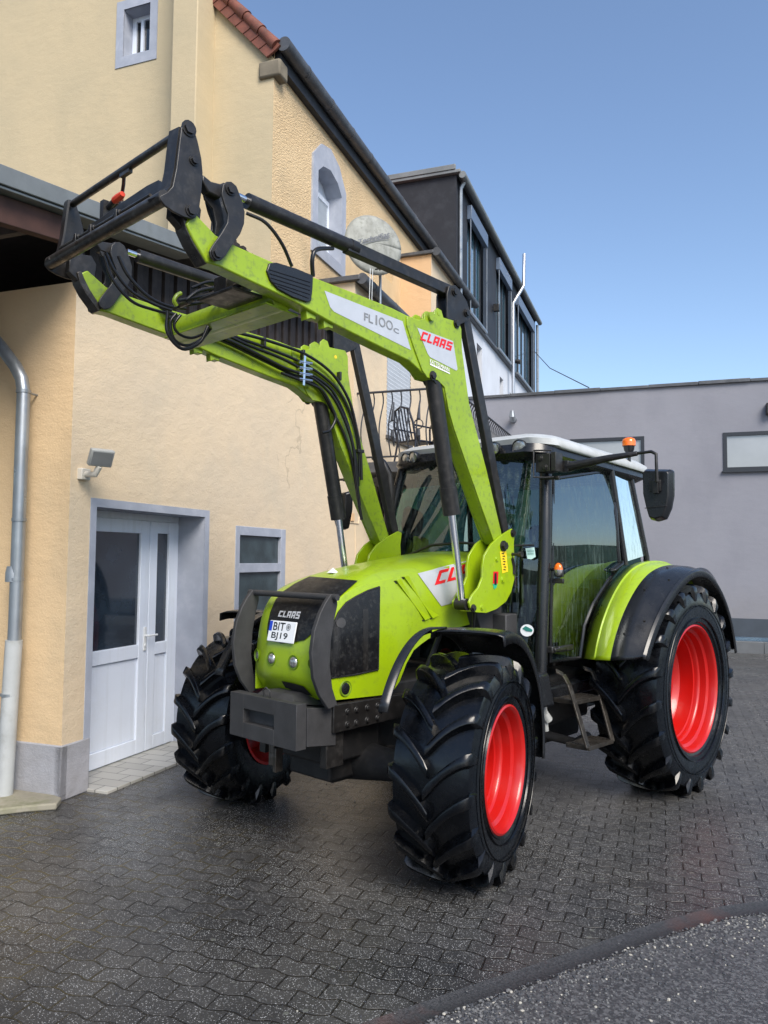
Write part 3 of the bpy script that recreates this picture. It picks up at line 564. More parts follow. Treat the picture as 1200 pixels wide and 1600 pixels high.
while v > -9:                                        # small hung tiles, each overlapping the next
    p0 = roofp(v,UG-.075,.0); rise = .008*(k % 2); n_ = 5; prof_ = []
    for i_ in range(n_): q_ = i_/(n_-1); prof_.append(p0-nn*(.12-.24*q_)+sl_*(.045*(1-(1-q_)**2)*-1+.045))
    P1 = [p+NU*-.0 for p in prof_]; P2 = [p+sl_*.182-NU*-.010 for p in prof_]
    vb.grid([P1, P2]); vb.grid([P1, [p+NU*.03 for p in P1]])
    v -= .19*abs(sl_.dot(NV)); k += 1
vb.build('verge_tiles', M['rooftile'], ro, solid=.008, smooth=0)
v = V1+.06; k = 0
while v > -9:                                        # rolled edge tiles on top
    p0 = roofp(v,UG-.1,.12); L_ = .40; vt.tube([p0+NU*.06, p0+NU*.06+sl_*.05+nn*-.0, p0+NU*.06+sl_*(L_-.02)], [.088,.085,.07], 14)
    v -= .36*abs(sl_.dot(NV)); k += 1
vt.build('verge_tiles', M['rooftile'], ro, smooth=40)

# ---- carport roof
CP = thing('carport_roof', 'grey edged lean-to roof with brown beam sticking out at the left', 'roof', H(-3.0, -3.0, 0))
va = V0+.30; A0 = PV((0,262), va); A1 = PV((301,378), va); _, ua, za = hv(A0); _, ub, zb = hv(A1); sl = (zb-za)/(ub-ua)
def cz(u, off=0): return za+sl*(u-ua)+off
def slab(mb, v0, v1, u0, u1, o0, o1): mb.hexa([H(v0,u0,cz(u0,o0)),H(v1,u0,cz(u0,o0)),H(v1,u1,cz(u1,o0)),H(v0,u1,cz(u1,o0)),H(v0,u0,cz(u0,o1)),H(v1,u0,cz(u0,o1)),H(v1,u1,cz(u1,o1)),H(v0,u1,cz(u1,o1))])
s = MB(); slab(s, -12, va-.02, ua-4, UG-.05, -.10, -.03); s.build('roof_sheet', M['wood'], CP, smooth=0)
s = MB(); slab(s, va-.03, va+.02, ua-4, ub+.05, -.11, .02); slab(s, va-.2, va+.005, ua-4, ub+.05, -.135, -.115); s.build('edge_trim', M['roofmetal'], CP, bevel=.005)
s = MB(); slab(s, va-.16, va-.08, ua-4, U0-.2, -.33, -.14); s.build('brown_beam', M['brownwood'], CP, bevel=.005)
for k in range(3):
    s = MB(); uu_ = U0-.55-k*.7; s.hexa([H(-9,uu_,cz(uu_,-.26)),H(va-.17,uu_,cz(uu_,-.26)),H(va-.17,uu_+.08,cz(uu_+.08,-.26)),H(-9,uu_+.08,cz(uu_+.08,-.26)),H(-9,uu_,cz(uu_,-.11)),H(va-.17,uu_,cz(uu_,-.11)),H(va-.17,uu_+.08,cz(uu_+.08,-.11)),H(-9,uu_+.08,cz(uu_+.08,-.11))]); s.build('rafter', M['rafterwood'], CP)

# ---- slat fence on the terrace
SF = thing('slat_fence', 'dark vertical timber slats screening the terrace above the annex wall', 'fence', H(V0, 0, 4.04))
u = U0+.06; k = 0; s = MB()
while u < 2.9:
    w_ = .062+.02*random.random(); top = min(cz(u, -.16), 5.35) if u < -.6 else 5.35
    s.hbox(V0-.075-.01*random.random(), V0-.045+.02*(k % 2), u, u+w_, 4.05, top-.03*random.random()); u += w_+.022+.012*random.random(); k += 1
s.build('slats', M['wood'], SF, bevel=.003); s = MB(); s.hbox(V0-.15, V0-.1, U0+.02, 3.1, 4.3, 4.4); s.hbox(V0-.15, V0-.1, -.6, 3.1, 5.0, 5.08); s.build('crossbar', M['wood'], SF)

# ---- floodlight on the wall
FL = thing('floodlight', 'grey square floodlight on a beige bracket right of the corner above the door', 'lamp', PV((135,740), V0))
s = MB(); c = PV((131,741), V0+.02); s.obox(c, NV*.025, NU*.05, (0,0,.045)); s.tube([c+NV*.02, c+NV*.11-Vector((0,0,.005)), c+NV*.15+Vector((0,0,.06))], .026, 10); s.build('bracket', M['beigeplast'], FL, bevel=.006)
lc = c+NV*.17-NU*.01+Vector((0,0,.125)); ln = (NV*.75-NU*.35+Vector((0,0,-.45))).normalized(); lx = ln.cross(Vector((0,0,1))).normalized(); ly = lx.cross(ln)
s = MB(); s.obox(lc, lx*.095, ly*.07, ln*.025); b1 = s.build('lamp_housing', M['lightgrey'], FL, bevel=.01); s = MB(); s.obox(lc+ln*.023, lx*.08, ly*.056, ln*.006); s.build('lamp_glass', M['mirrorwin'], b1, smooth=0)

# ---- downpipe near the camera
DP = thing('downpipe', 'zinc rain downpipe with a bend at the far left corner of the yellow wall', 'downpipe', H(-3.6, -2.75, 0))
pu = U0-.14
dpts = [PU(a, pu) for a in ((6,1250),(14,1120),(22,1000))]; s = MB(); s.tube(dpts, .062, 20); s.build('standpipe', M['palepipe'], DP)
s = MB(); dpts = [PU(a, pu) for a in ((22,1012),(25,940),(37,612),(34,592),(24,572),(0,540),(-60,470))]; s.tube(dpts, .05, 20)
for a in ((30,812),(37,612),(22,1005),(26,905)): q = PU(a, pu); s.tube([q-Vector((0,0,.012)), q+Vector((0,0,.012))], .056, 20)
s.build('pipe', M['zinc'], DP)
s = MB(); q = PU((22,905), pu); s.tube([q+Vector((0,0,-.02)), q+Vector((0,0,.05)), q+Vector((0,0,.10))], [.064,.064,.054], 16); s.build('pipe_clamp', M['zinc'], DP); s = MB(); q2 = PU((15,1087), pu); s.tube([q2, q2+Vector((0,0,.02))], .068, 18); s.build('pipe_clamp', M['zinc'], DP); s = MB(); s.tube([PU((37,612),pu), PU((37,612),pu)+NU*.14], .008); s.build('pipe_clamp', M['zinc'], DP)

# ---- satellite dish on mast
SD = thing('satellite_dish', 'weathered round satellite dish on a mast over the small roof', 'satellite dish', PV((594,478), -2.95))
dc = PV((586,380), -2.95); rr_ = (PV((619,370), -2.95)-PV((552,384), -2.95)).length/2
dn = (CAM-dc); dn.z = 0; dn = (dn.normalized()+NV*.55+Vector((0,0,.12))).normalized(); hd = (PV((586,338),-2.95)-PV((586,423),-2.95)).length/2
e1 = Vector((0,0,1)).cross(dn).normalized(); e2 = dn.cross(e1)
s = MB(); G = []
for i in range(9):
    q = i/8; G.append([dc+(e1*cos(2*pi*k/40)*.46+e2*sin(2*pi*k/40)*.47)*q*1.02-dn*(.07*(1-q*q)*-1)-dn*.07 for k in range(41)])
s.grid(G); s.build('reflector', M['dish'], SD, solid=.012)
DISHQ = (dc, dn)
s = MB(); s.cyl(PV((594,480), -2.99), PV((594,400), -2.99), .022); s.cyl(PV((594,480), -2.99)-Vector((0,0,.35)), PV((594,480), -2.99), .022); s.build('mast', M['zinc'], SD)
s = MB(); b0 = dc-e2*.42; s.tube([b0, b0-e2*.12+dn*.5-e2*.05], .014); s.tube([b0+e1*.06, b0-e2*.12+dn*.5-e2*.05], .01); s.obox(b0-e2*.17+dn*.5, e1*.04, e2*.03, dn*.05); s.build('feed_arm', M['black'], SD)
s = MB(); 
for dx in (0,.04): s.tube([b0+e1*(-.05-dx), b0+e1*(-.06-dx)-Vector((0,0,.45)), b0+e1*(-.02-dx)-Vector((0,0,1.0))], .005, 6)
s.build('cable', M['white'], SD)

# ---- dark clad building
DB = thing('clad_building', 'black clad upper storey on white rendered house at the back', 'building', H(V0, 14, 0))
wins = [(10.08, 11.80, 7.72, 10.2), (13.45, 15.2, 7.72, 10.2), (16.45, 19.5, 7.72, 10.15)]
w = MB(); wall_with_holes(w, V0+.05, 9.05, 20.4, 7.70, 10.55, wins)
w.add([H(V0+.05,9.05,6), H(V0+.05,9.05,10.55), H(-8.2,9.05,10.55), H(-8.2,9.05,6)], [(0,1,2,3)]); w.add([H(V0+.05,20.4,7.7), H(V0+.05,20.4,10.55), H(-8.2,20.4,10.55), H(-8.2,20.4,7.7)], [(3,2,1,0)]); w.build('cladding', M['anthracite'], DB, smooth=0)
w = MB(); wall_with_holes(w, V0, 9.05, 20.4, 0, 7.70, [(14.2,14.7,6.25,7.1), (15.7,16.15,6.25,6.95), (11.3,11.9,6.2,7.3)])
for q in [(14.2,14.7,6.25,7.1), (15.7,16.15,6.25,6.95), (11.3,11.9,6.2,7.3)]: reveals(w, V0, q, .18)
w.build('white_wall', M['whitewall'], DB, smooth=0)
for q in [(14.2,14.7,6.25,7.1), (15.7,16.15,6.25,6.95), (11.3,11.9,6.2,7.3)]: s = MB(); s.hbox(V0-.18, V0-.15, *q); s.build('small_window', M['brownwood'], DB, smooth=0)
s = MB(); s.hbox(V0, V0+.1, 9.05, 20.4, 7.64, 7.70); s.build('base_flashing', M['gutter'], DB)
for i, q in enumerate(wins):
    n = 3 if i < 2 else 4; a, b_, c, d_ = q; s = MB(); t = .06; v = V0-.05
    for k in range(n+1):
        uu_ = a+(b_-a-t)*k/n; s.hbox(v-.02, v+.04, uu_, uu_+t, c, d_)
    s.hbox(v-.019, v+.039, a+t, b_, c, c+.07); s.hbox(v-.019, v+.0385, a+t, b_, d_-.07, d_)
    wf = s.build('window', M['anthframe'], DB); s = MB(); s.hbox(v, v+.01, a, b_, c, d_); s.build('pane', M['skyglass'], wf, smooth=0)
    s = MB(); s.hbox(V0+.05, V0+.17, a-.05, b_+.05, d_-.28, d_+.06); s.build('blind_box', M['blind'], DB, bevel=.01)
    s = MB(); s.hbox(V0+.05, V0+.16, a-.05, b_+.05, c-.05, c); s.tube([H(V0+.14,a-.03,c), H(V0+.14,a-.03,d_-.2)], .012, 6); s.tube([H(V0+.14,b_+.03,c), H(V0+.14,b_+.03,d_-.2)], .012, 6); s.build('window_sill', M['zinc'], DB)
s = MB(); s.hbox(-8.3, V0+.16, 8.95, 20.5, 10.55, 10.62); s.box(-8.3, V0+.05, 8.93, 9.0, 10.62, 10.74, H); s.build('roof', M['roofmetal'], DB, bevel=.01)
gutter('gutter', V0+.2, 9.0, 20.6, 10.5, DB, .08, 'roofmetal', 2.0)
s = MB(); s.tube([H(V0+.18,9.25,10.45), H(V0+.1,9.25,10.3), H(V0+.1,9.25,7.8)], .045); s.build('downpipe', M['zinc'], DB)
s = MB(); s.tube([H(V0+.12,20.45,10.4), H(V0+.12,20.5,10.1), H(V0+.12,20.5,5)], .05); s.build('downpipe', M['zinc'], DB)
s = MB(); fp = [PV((802,612), V0+.18), PV((801.5,474), V0+.18), PV((818,447), V0+.45), PV((819,397), V0+.45)]; s.tube([fp[0]-Vector((0,0,.6))]+fp, .052, 16); s.build('stove_flue', M['greyflue'], DB)
s = MB(); s.obox(H(V0+.15,13.0,8.7), NV*.08, NU*.06, (0,0,.1)); s.build('wall_lamp', M['black'], DB, bevel=.01); s = MB(); s.cyl(H(V0+.15,15.9,7.95), H(V0+.3,15.9,7.9), .07); s.build('wall_lamp', M['black'], DB, bevel=.01)
WI = MB(); WI.tube([H(V0,20.4,9.45), H(-2.0,15.5,7.55), H(-.44,10.45,5.78)], .012, 6); tag(WI.build('overhead_cable', M['black'], base=H(V0,20.4,9.45)), 'thin cable hanging from the black clad storey down to the grey parapet', 'cable')

# ---- grey flat-roofed building
GB = thing('grey_building', 'long grey rendered flat roof building closing the yard at the right', 'building', H(3, UGR, 0))
gwins = [(2.33, 3.95, 3.78, 4.60), (-.86, .74, 3.84, 4.60)]
w = MB()
vs_ = sorted({-3.2, 7.2, *[q[0] for q in gwins], *[q[1] for q in gwins]}); zs_ = sorted({.68, 5.66, *[q[2] for q in gwins], *[q[3] for q in gwins]})
for i in range(len(vs_)-1):
    for j in range(len(zs_)-1):
        cv, czz = (vs_[i]+vs_[i+1])/2, (zs_[j]+zs_[j+1])/2
        if any(q[0] < cv < q[1] and q[2] < czz < q[3] for q in gwins): continue
        w.add([H(vs_[i],UGR,zs_[j]), H(vs_[i+1],UGR,zs_[j]), H(vs_[i+1],UGR,zs_[j+1]), H(vs_[i],UGR,zs_[j+1])], [(0,1,2,3)])
w.add([H(-3.2,UGR,.68), H(-3.2,UGR+9,.68), H(-3.2,UGR+9,5.66), H(-3.2,UGR,5.66)], [(0,1,2,3)]); w.add([H(7.2,UGR,0), H(7.2,UGR+9,0), H(7.2,UGR+9,5.66), H(7.2,UGR,5.66)], [(3,2,1,0)])
w.build('wall', M['greywall'], GB, smooth=0)
s = MB(); v = -3.24; k = 0
while v < 6.9: s.box(v, v+1.02-.004, UGR-.05-.006*(k % 3), UGR+9, 5.66, 5.725+.014*((k*7) % 3)*.5, H); v += 1.02; k += 1
s.build('parapet_cap', M['gutter'], GB, bevel=.008)
s = MB(); s.box(-3.2, 7.2, UGR-.02, UGR+.1, .30, .68, H); s.build('dark_plinth', mat('plinth_dark', (.05,.065,.085), .7, var=.2, bump=.2), GB)
for q in gwins:
    s = MB(); a, b_, c, d_ = q; t = .075
    for x0, x1 in ((a,a+t),(b_-t,b_)): s.box(x0, x1, UGR-.02, UGR+.06, c, d_, H)
    for z0, z1 in ((c,c+t),(d_-t,d_)): s.box(a+t, b_-t, UGR-.0195, UGR+.06, z0, z1, H)
    s.box(a-.03, b_+.03, UGR-.07, UGR+.01, c-.035, c, H); wf = s.build('window', M['anthframe'], GB)
    s = MB(); s.box(a+t, b_-t, UGR+.02, UGR+.03, c+t, d_-t, H); s.build('pane', M['mirrorwin'], wf, smooth=0)
s = MB(); q = PU((803,656), UGR); s.cyl(q, q-NU*.16, .075, 16); s.tube([q-NU*.15, q-NU*.22+Vector((0,0,.05)), q-NU*.22+Vector((0,0,.17))], [.07,.07,.045], 14); s.build('vent_pipe', M['zinc'], GB)
s = MB(); q = PU((1203,640), UGR); s.obox(q-NU*.08, NV*.08, NU*.08, (0,0,.12)); s.build('wall_lamp', M['black'], GB, bevel=.01)
s = MB(); s.box(-3.2, 16, UGR-.38, UGR-.32, -.01, .24, H); s.build('kerb_edging', M['concrete'], GB, bevel=.01) if 0 else None
gb = MB(); v = 1.0
ed = thing('edging_stones', 'row of grey edging slabs holding gravel along the foot of the grey wall', 'edging', H(2, UGR-.35, 0))
s = MB(); v = -2
while v < 7.1: s.box(v, v+.995, UGR-.36, UGR-.30, -.01, .235-.004*(int(v*3) % 2), H); v += 1
s.build('slab', mat('edging_concrete', (.14,.15,.16), .7, var=.3, vscale=2, bump=.3), ed, bevel=.008)
s = MB(); s.box(-2, 7.1, UGR-.3, UGR-.02, .0, .215, H); s.build('gravel_fill', mat('gravel_bed', (.2,.2,.19), .9, var=.6, vscale=60, bump=1, bscale=60, bdist=.02), ed)

# ---- balcony with curved iron railing
BV = -1.76; BU0 = 3.33; BU1 = 8.6; BZ = 3.30
BC = thing('balcony', 'balcony with belly-curved wrought iron railing behind the tractor cab', 'balcony', H(-2.5, 5, 0))
s = MB(); s.hbox(V0, BV+.04, BU0-.04, BU1, BZ-.16, BZ); s.build('floor_slab', M['gutter'], BC, bevel=.01)
s = MB(); s.hbox(BV-.12, BV, BU0+.02, BU0+.14, 0, BZ-.16); s.hbox(BV-.12, BV, BU1-.4, BU1-.28, 0, BZ-.16); s.build('post', M['black'], BC)
s = MB(); s.tube([H(V0,BU0,4.36), H(BV,BU0,4.36), H(BV,BU1,4.36)], .018, 8); s.tube([H(V0,BU0,BZ+.08), H(BV,BU0,BZ+.08), H(BV,BU1,BZ+.08)], .014, 8); s.build('handrail', M['rail'], BC)
def baluster(mb, p, out):
    pts = []
    for i in range(13):
        t = i/12; z = BZ+.08+t*(4.36-BZ-.08); b_ = .13*sin(pi*min(1, t*1.35))*(1 if t < .74 else 1)-.05*sin(pi*max(0, (t-.74)/.26)); pts.append(p+out*b_+Vector((0,0,z)))
    mb.tube(pts, .011, 6)
s = MB(); v = V0+.12
while v < BV-.05: baluster(s, H(v,BU0,0), -NU); v += .145
u = BU0+.12
while u < BU1: baluster(s, H(BV,u,0), NV); u += .145
s.build('balusters', M['rail'], BC)
s = MB()
for v in (V0+.62, V0+1.02): 
    q = H(v, BU0-.13, BZ+.52); s.revolve([(-.008,.062),(.008,.062),(.008,.075),(-.008,.075)], q, NU, 20, closed=True); s.tube([q+Vector((0,0,.075)), q+Vector((0,0,.2))+NU*.02, q+Vector((0,0,.36))+NU*.06], [.03,.02,.008], 8); s.tube([q-Vector((0,0,.075)), q-Vector((0,0,.16)), q-Vector((0,0,.3))+NU*.08], [.022,.03,.008], 8)
s.build('railing_ornament', M['rail'], BC)
def chair(u, v, rz, lab):
    C_ = thing('garden_chair', lab, 'chair', H(v, u, BZ), 'chairs on the balcony'); R_ = Matrix.Rotation(rz, 3, 'Z'); bp = H(v, u, BZ)
    def T(x, y, z): return bp+R_ @ Vector((x, y, z))
    s = MB(); s.obox(T(0,0,.43), R_ @ Vector((.23,0,0)), R_ @ Vector((0,.22,0)), (0,0,.015)); s.build('seat', M['bluechair'], C_, bevel=.01)
    s = MB(); s.tube([T(-.22,.2,.43), T(-.23,.27,.7), T(-.17,.31,.92), T(0,.33,.97), T(.17,.31,.92), T(.23,.27,.7), T(.22,.2,.43)], .018, 8)
    for x in (-.14,-.07,0,.07,.14): s.tube([T(x,.2,.43), T(x,.27,.7), T(x,.32,.94)], .012, 6)
    s.build('backrest', M['bluechair'], C_)
    for x in (-1, 1):
        s = MB(); s.tube([T(.22*x,-.2,.43), T(.25*x,-.24,0)], .016, 8); s.build('leg', M['bluechair'], C_); s = MB(); s.tube([T(.22*x,.2,.43), T(.25*x,.27,0)], .016, 8); s.build('leg', M['bluechair'], C_)
        s = MB(); s.tube([T(.25*x,-.22,.2), T(.26*x,-.2,.64), T(.25*x,.25,.66)], .016, 8); s.build('armrest', M['bluechair'], C_)
chair(4.35, V0+.62, BANG+2.6, 'dark blue plastic chair on the balcony nearer the wall, leaning backrest'); chair(4.3, V0+1.15, BANG+3.5, 'dark blue plastic chair on the balcony nearer the outer rail')
# ---- racks under the balcony
RK = thing('storage_rack', 'rack with pale boards and boxes under the balcony behind the exhaust', 'rack', H(-2.9, 5, 0))
for z in (.4, 1.3, 2.15, 2.55, 2.85): s = MB(); s.hbox(-3.2, -2.5, 4.2, 6.4, z, z+.03); s.build('shelf', M['wood'], RK)
for u in (4.2, 6.34):
    for v in (-3.2, -2.55): s = MB(); s.hbox(v, v+.05, u, u+.06, 0, 3.1); s.build('upright', M['black'], RK)
pb = mat('pale_boards', (.38,.36,.32), .8, var=.3, vscale=8)
for i, (z, v, w_, hh) in enumerate(((2.58,-3.1,.5,.09),(2.7,-3.05,.45,.07),(2.18,-3.15,.6,.1),(2.32,-3.1,.5,.12),(2.88,-3.1,.5,.1),(1.33,-3.1,.5,.4),(1.8,-3.1,.45,.2))):
    s = MB(); s.hbox(v, v+w_, 4.25+.05*(i % 3), 5.6+.2*(i % 2), z, z+hh); b_ = s.build('board_bundle' if i < 5 else 'wooden_box', pb if i % 2 == 0 else M['brownwood'], base=H(v, 4.9, z), bevel=.006)
    tag(b_, ['pale board bundle lying second highest in the rack', 'thin brown board bundle just below the top shelf of the rack', 'pale boards lying lowest on the middle shelf of the rack', 'brown boards stacked over the pale ones on the middle shelf', 'pale board bundle on the very top shelf of the rack', 'brown wooden box standing on the lower shelf of the rack', 'small pale wooden box on top of the brown box in the rack'][i], 'boards' if i < 5 else 'box')

# ================================================================== TRACTOR
TR = thing('tractor', 'lime green farm tractor with red rims parked on the wet paving', 'tractor', (0, -1.3, 0))
XV = Vector((1,0,0)); YV = Vector((0,1,0)); ZV = Vector((0,0,1))
def tri_surface(name, outline, surf, m, parent, off=.004, step=10, solid=0, toward=None):
    """flat shape given by its outline as sighted; every point is laid on the real surface"""
    pts = []
    for i, a in enumerate(outline):
        b = outline[(i+1) % len(outline)]; n = max(1, int(hypot(b[0]-a[0], b[1]-a[1])/step)); pts += [(a[0]+(b[0]-a[0])*k/n, a[1]+(b[1]-a[1])*k/n) for k in range(n)]
    n0 = len(pts); xs = [p[0] for p in pts]; ys = [p[1] for p in pts]
    def inside(x, y):
        c = False; j = n0-1
        for i in range(n0):
            if (pts[i][1] > y) != (pts[j][1] > y) and x < (pts[j][0]-pts[i][0])*(y-pts[i][1])/(pts[j][1]-pts[i][1])+pts[i][0]: c = not c
            j = i
        return c
    inner = []
    x = min(xs)+step/2
    while x < max(xs):
        y = min(ys)+step/2
        while y < max(ys):
            if inside(x, y) and min(hypot(x-p[0], y-p[1]) for p in pts) > step*.4: inner.append((x, y))
            y += step
        x += step
    allp = [Vector(p) for p in pts+inner]; r = delaunay_2d_cdt(allp, [(i, (i+1) % n0) for i in range(n0)], [], 1, 1e-4)
    mb = MB(); V = [surf(p) for p in r[0]]
    mb.add(V, [tuple(f) for f in r[2]]); o = mb.build(name, m, parent, smooth=60)
    return o
def bilerp(q, s, t):   # q = TL,TR,BR,BL   s right, t down
    return (q[0][0]*(1-s)*(1-t)+q[1][0]*s*(1-t)+q[2][0]*s*t+q[3][0]*(1-s)*t, q[0][1]*(1-s)*(1-t)+q[1][1]*s*(1-t)+q[2][1]*s*t+q[3][1]*(1-s)*t)
GL = {'C': [(0,0,.27,1),(.27,.78,.8,1),(.27,0,.8,.22)], 'L': [(0,0,.27,1),(.27,0,.72,.22)], 'A': [(0,0,.27,1),(.53,0,.8,1),(.27,.78,.53,1),(.27,.28,.53,.48)], 'S': [(0,.78,.8,1),(0,.6,.27,.78),(0,.4,.8,.6),(.53,.22,.8,.4),(0,0,.8,.22)]}
def block_text(name, word, quad, surf, m, parent, shear=.18, gap=.16):
    mb = MB(); x = 0; items = []
    for c in word:
        w = max(r[2] for r in GL[c]); items.append((c, x)); x += w+gap
    tot = x-gap
    for c, x0 in items:
        for a, b, c2, d in GL[c]:
            n = 2; o = len(mb.v)
            P = [(x0+a, b), (x0+c2, b), (x0+c2, d), (x0+a, d)]
            mb.add([surf(bilerp(quad, (px_+shear*(py_-.5))/tot, 1-py_)) for px_, py_ in P], [(0,1,2,3)])
    return mb.build(name, m, parent, smooth=0)
def font_text(name, word, quad, surf, m, parent, bold=0, shear=0):
    cu_ = bpy.data.curves.new('t', 'FONT'); cu_.body = word; cu_.size = 1; cu_.offset = bold; cu_.shear = shear; cu_.resolution_u = 3
    ob = bpy.data.objects.new('t', cu_); me = bpy.data.meshes.new_from_object(ob); vs = [v.co.copy() for v in me.vertices]; fs = [tuple(p.vertices) for p in me.polygons]
    bpy.data.objects.remove(ob); bpy.data.curves.remove(cu_); bpy.data.meshes.remove(me)
    x0 = min(v.x for v in vs); x1 = max(v.x for v in vs); y0 = min(v.y for v in vs); y1 = max(v.y for v in vs)
    mb = MB(); mb.add([surf(bilerp(quad, (v.x-x0)/(x1-x0), 1-(v.y-y0)/(y1-y0))) for v in vs], fs); return mb.build(name, m, parent, smooth=0)

# ---------------- wheels
def make_wheel(parent, c, s, side, R, W, rr, lipw, nl, depth):
    """c: centre of the tyre, s: steering angle, side: +1 left of the tractor"""
    ax = Vector((cos(s), sin(s), 0))*side; fw = Vector((sin(s), -cos(s), 0)); c = Vector(c); h = R-rr
    hub = MB(); hub.cyl(c+ax*(depth-.02), c+ax*(depth+.09), .13, 24, .11); hub.cyl(c+ax*(depth+.09), c+ax*(depth+.13), .07, 20)
    for k in range(8): t = 2*pi*k/8; p = c+(fw*cos(t)+ZV*sin(t))*(.19 if R < .8 else .22); hub.bolt(p+ax*(depth+.012), ax, .016, .03)
    wo = hub.build('wheel', M['red'], parent, smooth=35)
    rim = MB(); rim.revolve([(lipw+.006,rr+.012),(lipw+.012,rr),(lipw+.002,rr-.012),(lipw-.012,rr-.018),(lipw-.055,rr-.024),(lipw-.06,rr-.032),(lipw-.07,rr-.046),(lipw-.12,rr-.052),(lipw-.127,rr-.062),(lipw-.137,rr-.066),(lipw-.16,rr-.07),(lipw-.166,rr-.084),(depth+.05,rr-.085),(depth+.035,rr-.10),(depth+.0,rr-.12),(depth-.005,rr-.16),(depth+.01,rr-.22),(depth+.02,.13),(depth+.012,.02)], c, ax, 72)
    rim.revolve([(-lipw-.01,rr+.01),(-lipw-.01,rr-.01),(-lipw+.05,rr-.03),(-lipw+.12,rr-.075),(depth-.03,rr-.09),(depth-.02,.15),(depth-.012,.02)], c, ax, 48)
    rim.build('rim', M['red'], wo, smooth=40)
    ty = MB(); lug = .056 if R < .8 else .060
    prof = [(-lipw,rr),(-.97*W,rr+.1*h),(-1.04*W,rr+.33*h),(-1.02*W,rr+.6*h),(-.95*W,rr+.76*h),(-.8*W,R-lug-.015),(-.4*W,R-lug-.003),(0,R-lug),(.4*W,R-lug-.003),(.8*W,R-lug-.015),(.95*W,rr+.76*h),(1.02*W,rr+.6*h),(1.04*W,rr+.33*h),(.985*W,rr+.1*h),(lipw+.012,rr+.03),(lipw,rr)]
    prof = [prof[0]]+[x for x in prof[1:]]
    ty.revolve(prof, c, ax, 96)
    for q in (.2, .47): ty.revolve([(1.0*W+.022*(1 if q > .3 else .2),rr+q*h-.004),(1.045*W+.004,rr+q*h),(1.0*W+.022*(1 if q > .3 else .2),rr+q*h+.004)], c, ax, 96)
    def P(w, r, t): return c+ax*w+(fw*cos(t)+ZV*sin(t))*r
    T = [(-.05,0),(.06,0),(.2,0),(.36,-.001),(.52,-.003),(.68,-.006),(.82,-.010),(.94,-.017),(1.02,-.035),(1.055,-.08),(1.045,-.14)]
    for sd in (1, -1):
        for k in range(nl):
            t0 = 2*pi*(k+(.5 if sd < 0 else 0))/nl; o = len(ty.v)
            for i, (tt, dr) in enumerate(T):
                w = tt*W*sd; ph = t0+(1.32*tt-.46*tt*tt)*W/R; rt = R+dr; rb = (R-lug-.03) if i < 7 else rt-.05
                if i >= 9: rb = rt-.03
                wt = ((.030,.030,.027,.026,.026,.027,.029,.031,.032,.026,.016)[i])*(1 if R < .8 else 1.12); wb = wt+(.012 if i < 8 else .014) 
                win_ = W*1.0*sd if i > 8 else w
                if i == 0: wt *= .85
                wb_w = w if i < 8 else sd*W*.97
                ty.v += [P(wb_w, rb, ph-wb/R), P(w, rt-.004, ph-wt/R), P(w, rt, ph-wt*.7/R), P(w, rt, ph+wt*.7/R), P(w, rt-.004, ph+wt/R), P(wb_w, rb, ph+wb/R)]
            n = 6
            for i in range(len(T)-1):
                for j in range(n-1): a = o+i*n+j; ty.f.append((a, a+1, a+n+1, a+n))
            ty.f.append(tuple(o+j for j in range(n))); e = o+(len(T)-1)*n; ty.f.append(tuple(e+j for j in reversed(range(n))))
    # a ring of raised characters and ribs on the sidewall
    ty.build('tyre', M['rubber'], wo, smooth=38)
    return wo
YF = -2.575; XF = 1.078; SL = .2651; SR = .30; XR_ = 1.205
RF, RR = .662, .858
make_wheel(TR, (XF, YF, RF-.015), SL, 1, RF, .232, .357, .222, 18, -.05)
make_wheel(TR, (-XF, YF, RF-.015), SR, -1, RF, .232, .357, .222, 18, -.03)
make_wheel(TR, (XR_, 0, RR-.02), 0, 1, RR, .262, .502, .232, 20, -.10)
make_wheel(TR, (-XR_, 0, RR-.02), 0, -1, RR, .262, .502, .232, 20, -.10)

# ---------------- chassis
s = MB(); s.box(-.2, .2, -2.9, -1.6, .42, 1.0); s.box(-.3, .3, -1.6, .35, .48, 1.05); s.box(-.36, .36, -.35, .4, .5, 1.2); s.cyl((-.95,0,.84), (.95,0,.84), .15, 24); s.cyl((-.6,0,.84), (.6,0,.84), .24, 24)
s.box(-.18, .18, -2.85, -2.3, .4, .56); s.build('drive_train', M['under'], TR, bevel=.02)
s = MB()
for x in (-1, 1): s.hexa([(x*.30,-3.02,.78),(x*.36,-3.02,.78),(x*.36,-1.5,.80),(x*.30,-1.5,.80),(x*.30,-3.02,.955),(x*.36,-3.02,.955),(x*.36,-1.5,.93),(x*.30,-1.5,.93)])
s.box(-.3, .3, -3.02, -2.95, .72, .955)
for x in (-1, 1):
    for y in (-2.9,-2.82,-2.72,-2.62,-2.2): 
        for z in (.82,.9): s.bolt((x*.36,y,z), (x,0,0), .016, .015)
s.build('side_rail', M['black'], TR, bevel=.006)
s = MB(); s.tube([(-.78,YF,.60),(-.45,YF,.52),(0,YF,.50),(.45,YF,.52),(.78,YF,.60)], [.09,.10,.15,.10,.09], 20)
for x in (-1, 1): s.cyl((x*.76,YF,.42), (x*.76,YF,.86), .07, 18); s.tube([(x*.74,YF+.0,.6),(x*.95,YF+.0,.645)], [.15,.17], 20); s.tube([(x*.2,YF+.22,.55),(x*.72,YF+.26,.6)], .025)
s.build('front_axle', M['under'], TR, smooth=40)
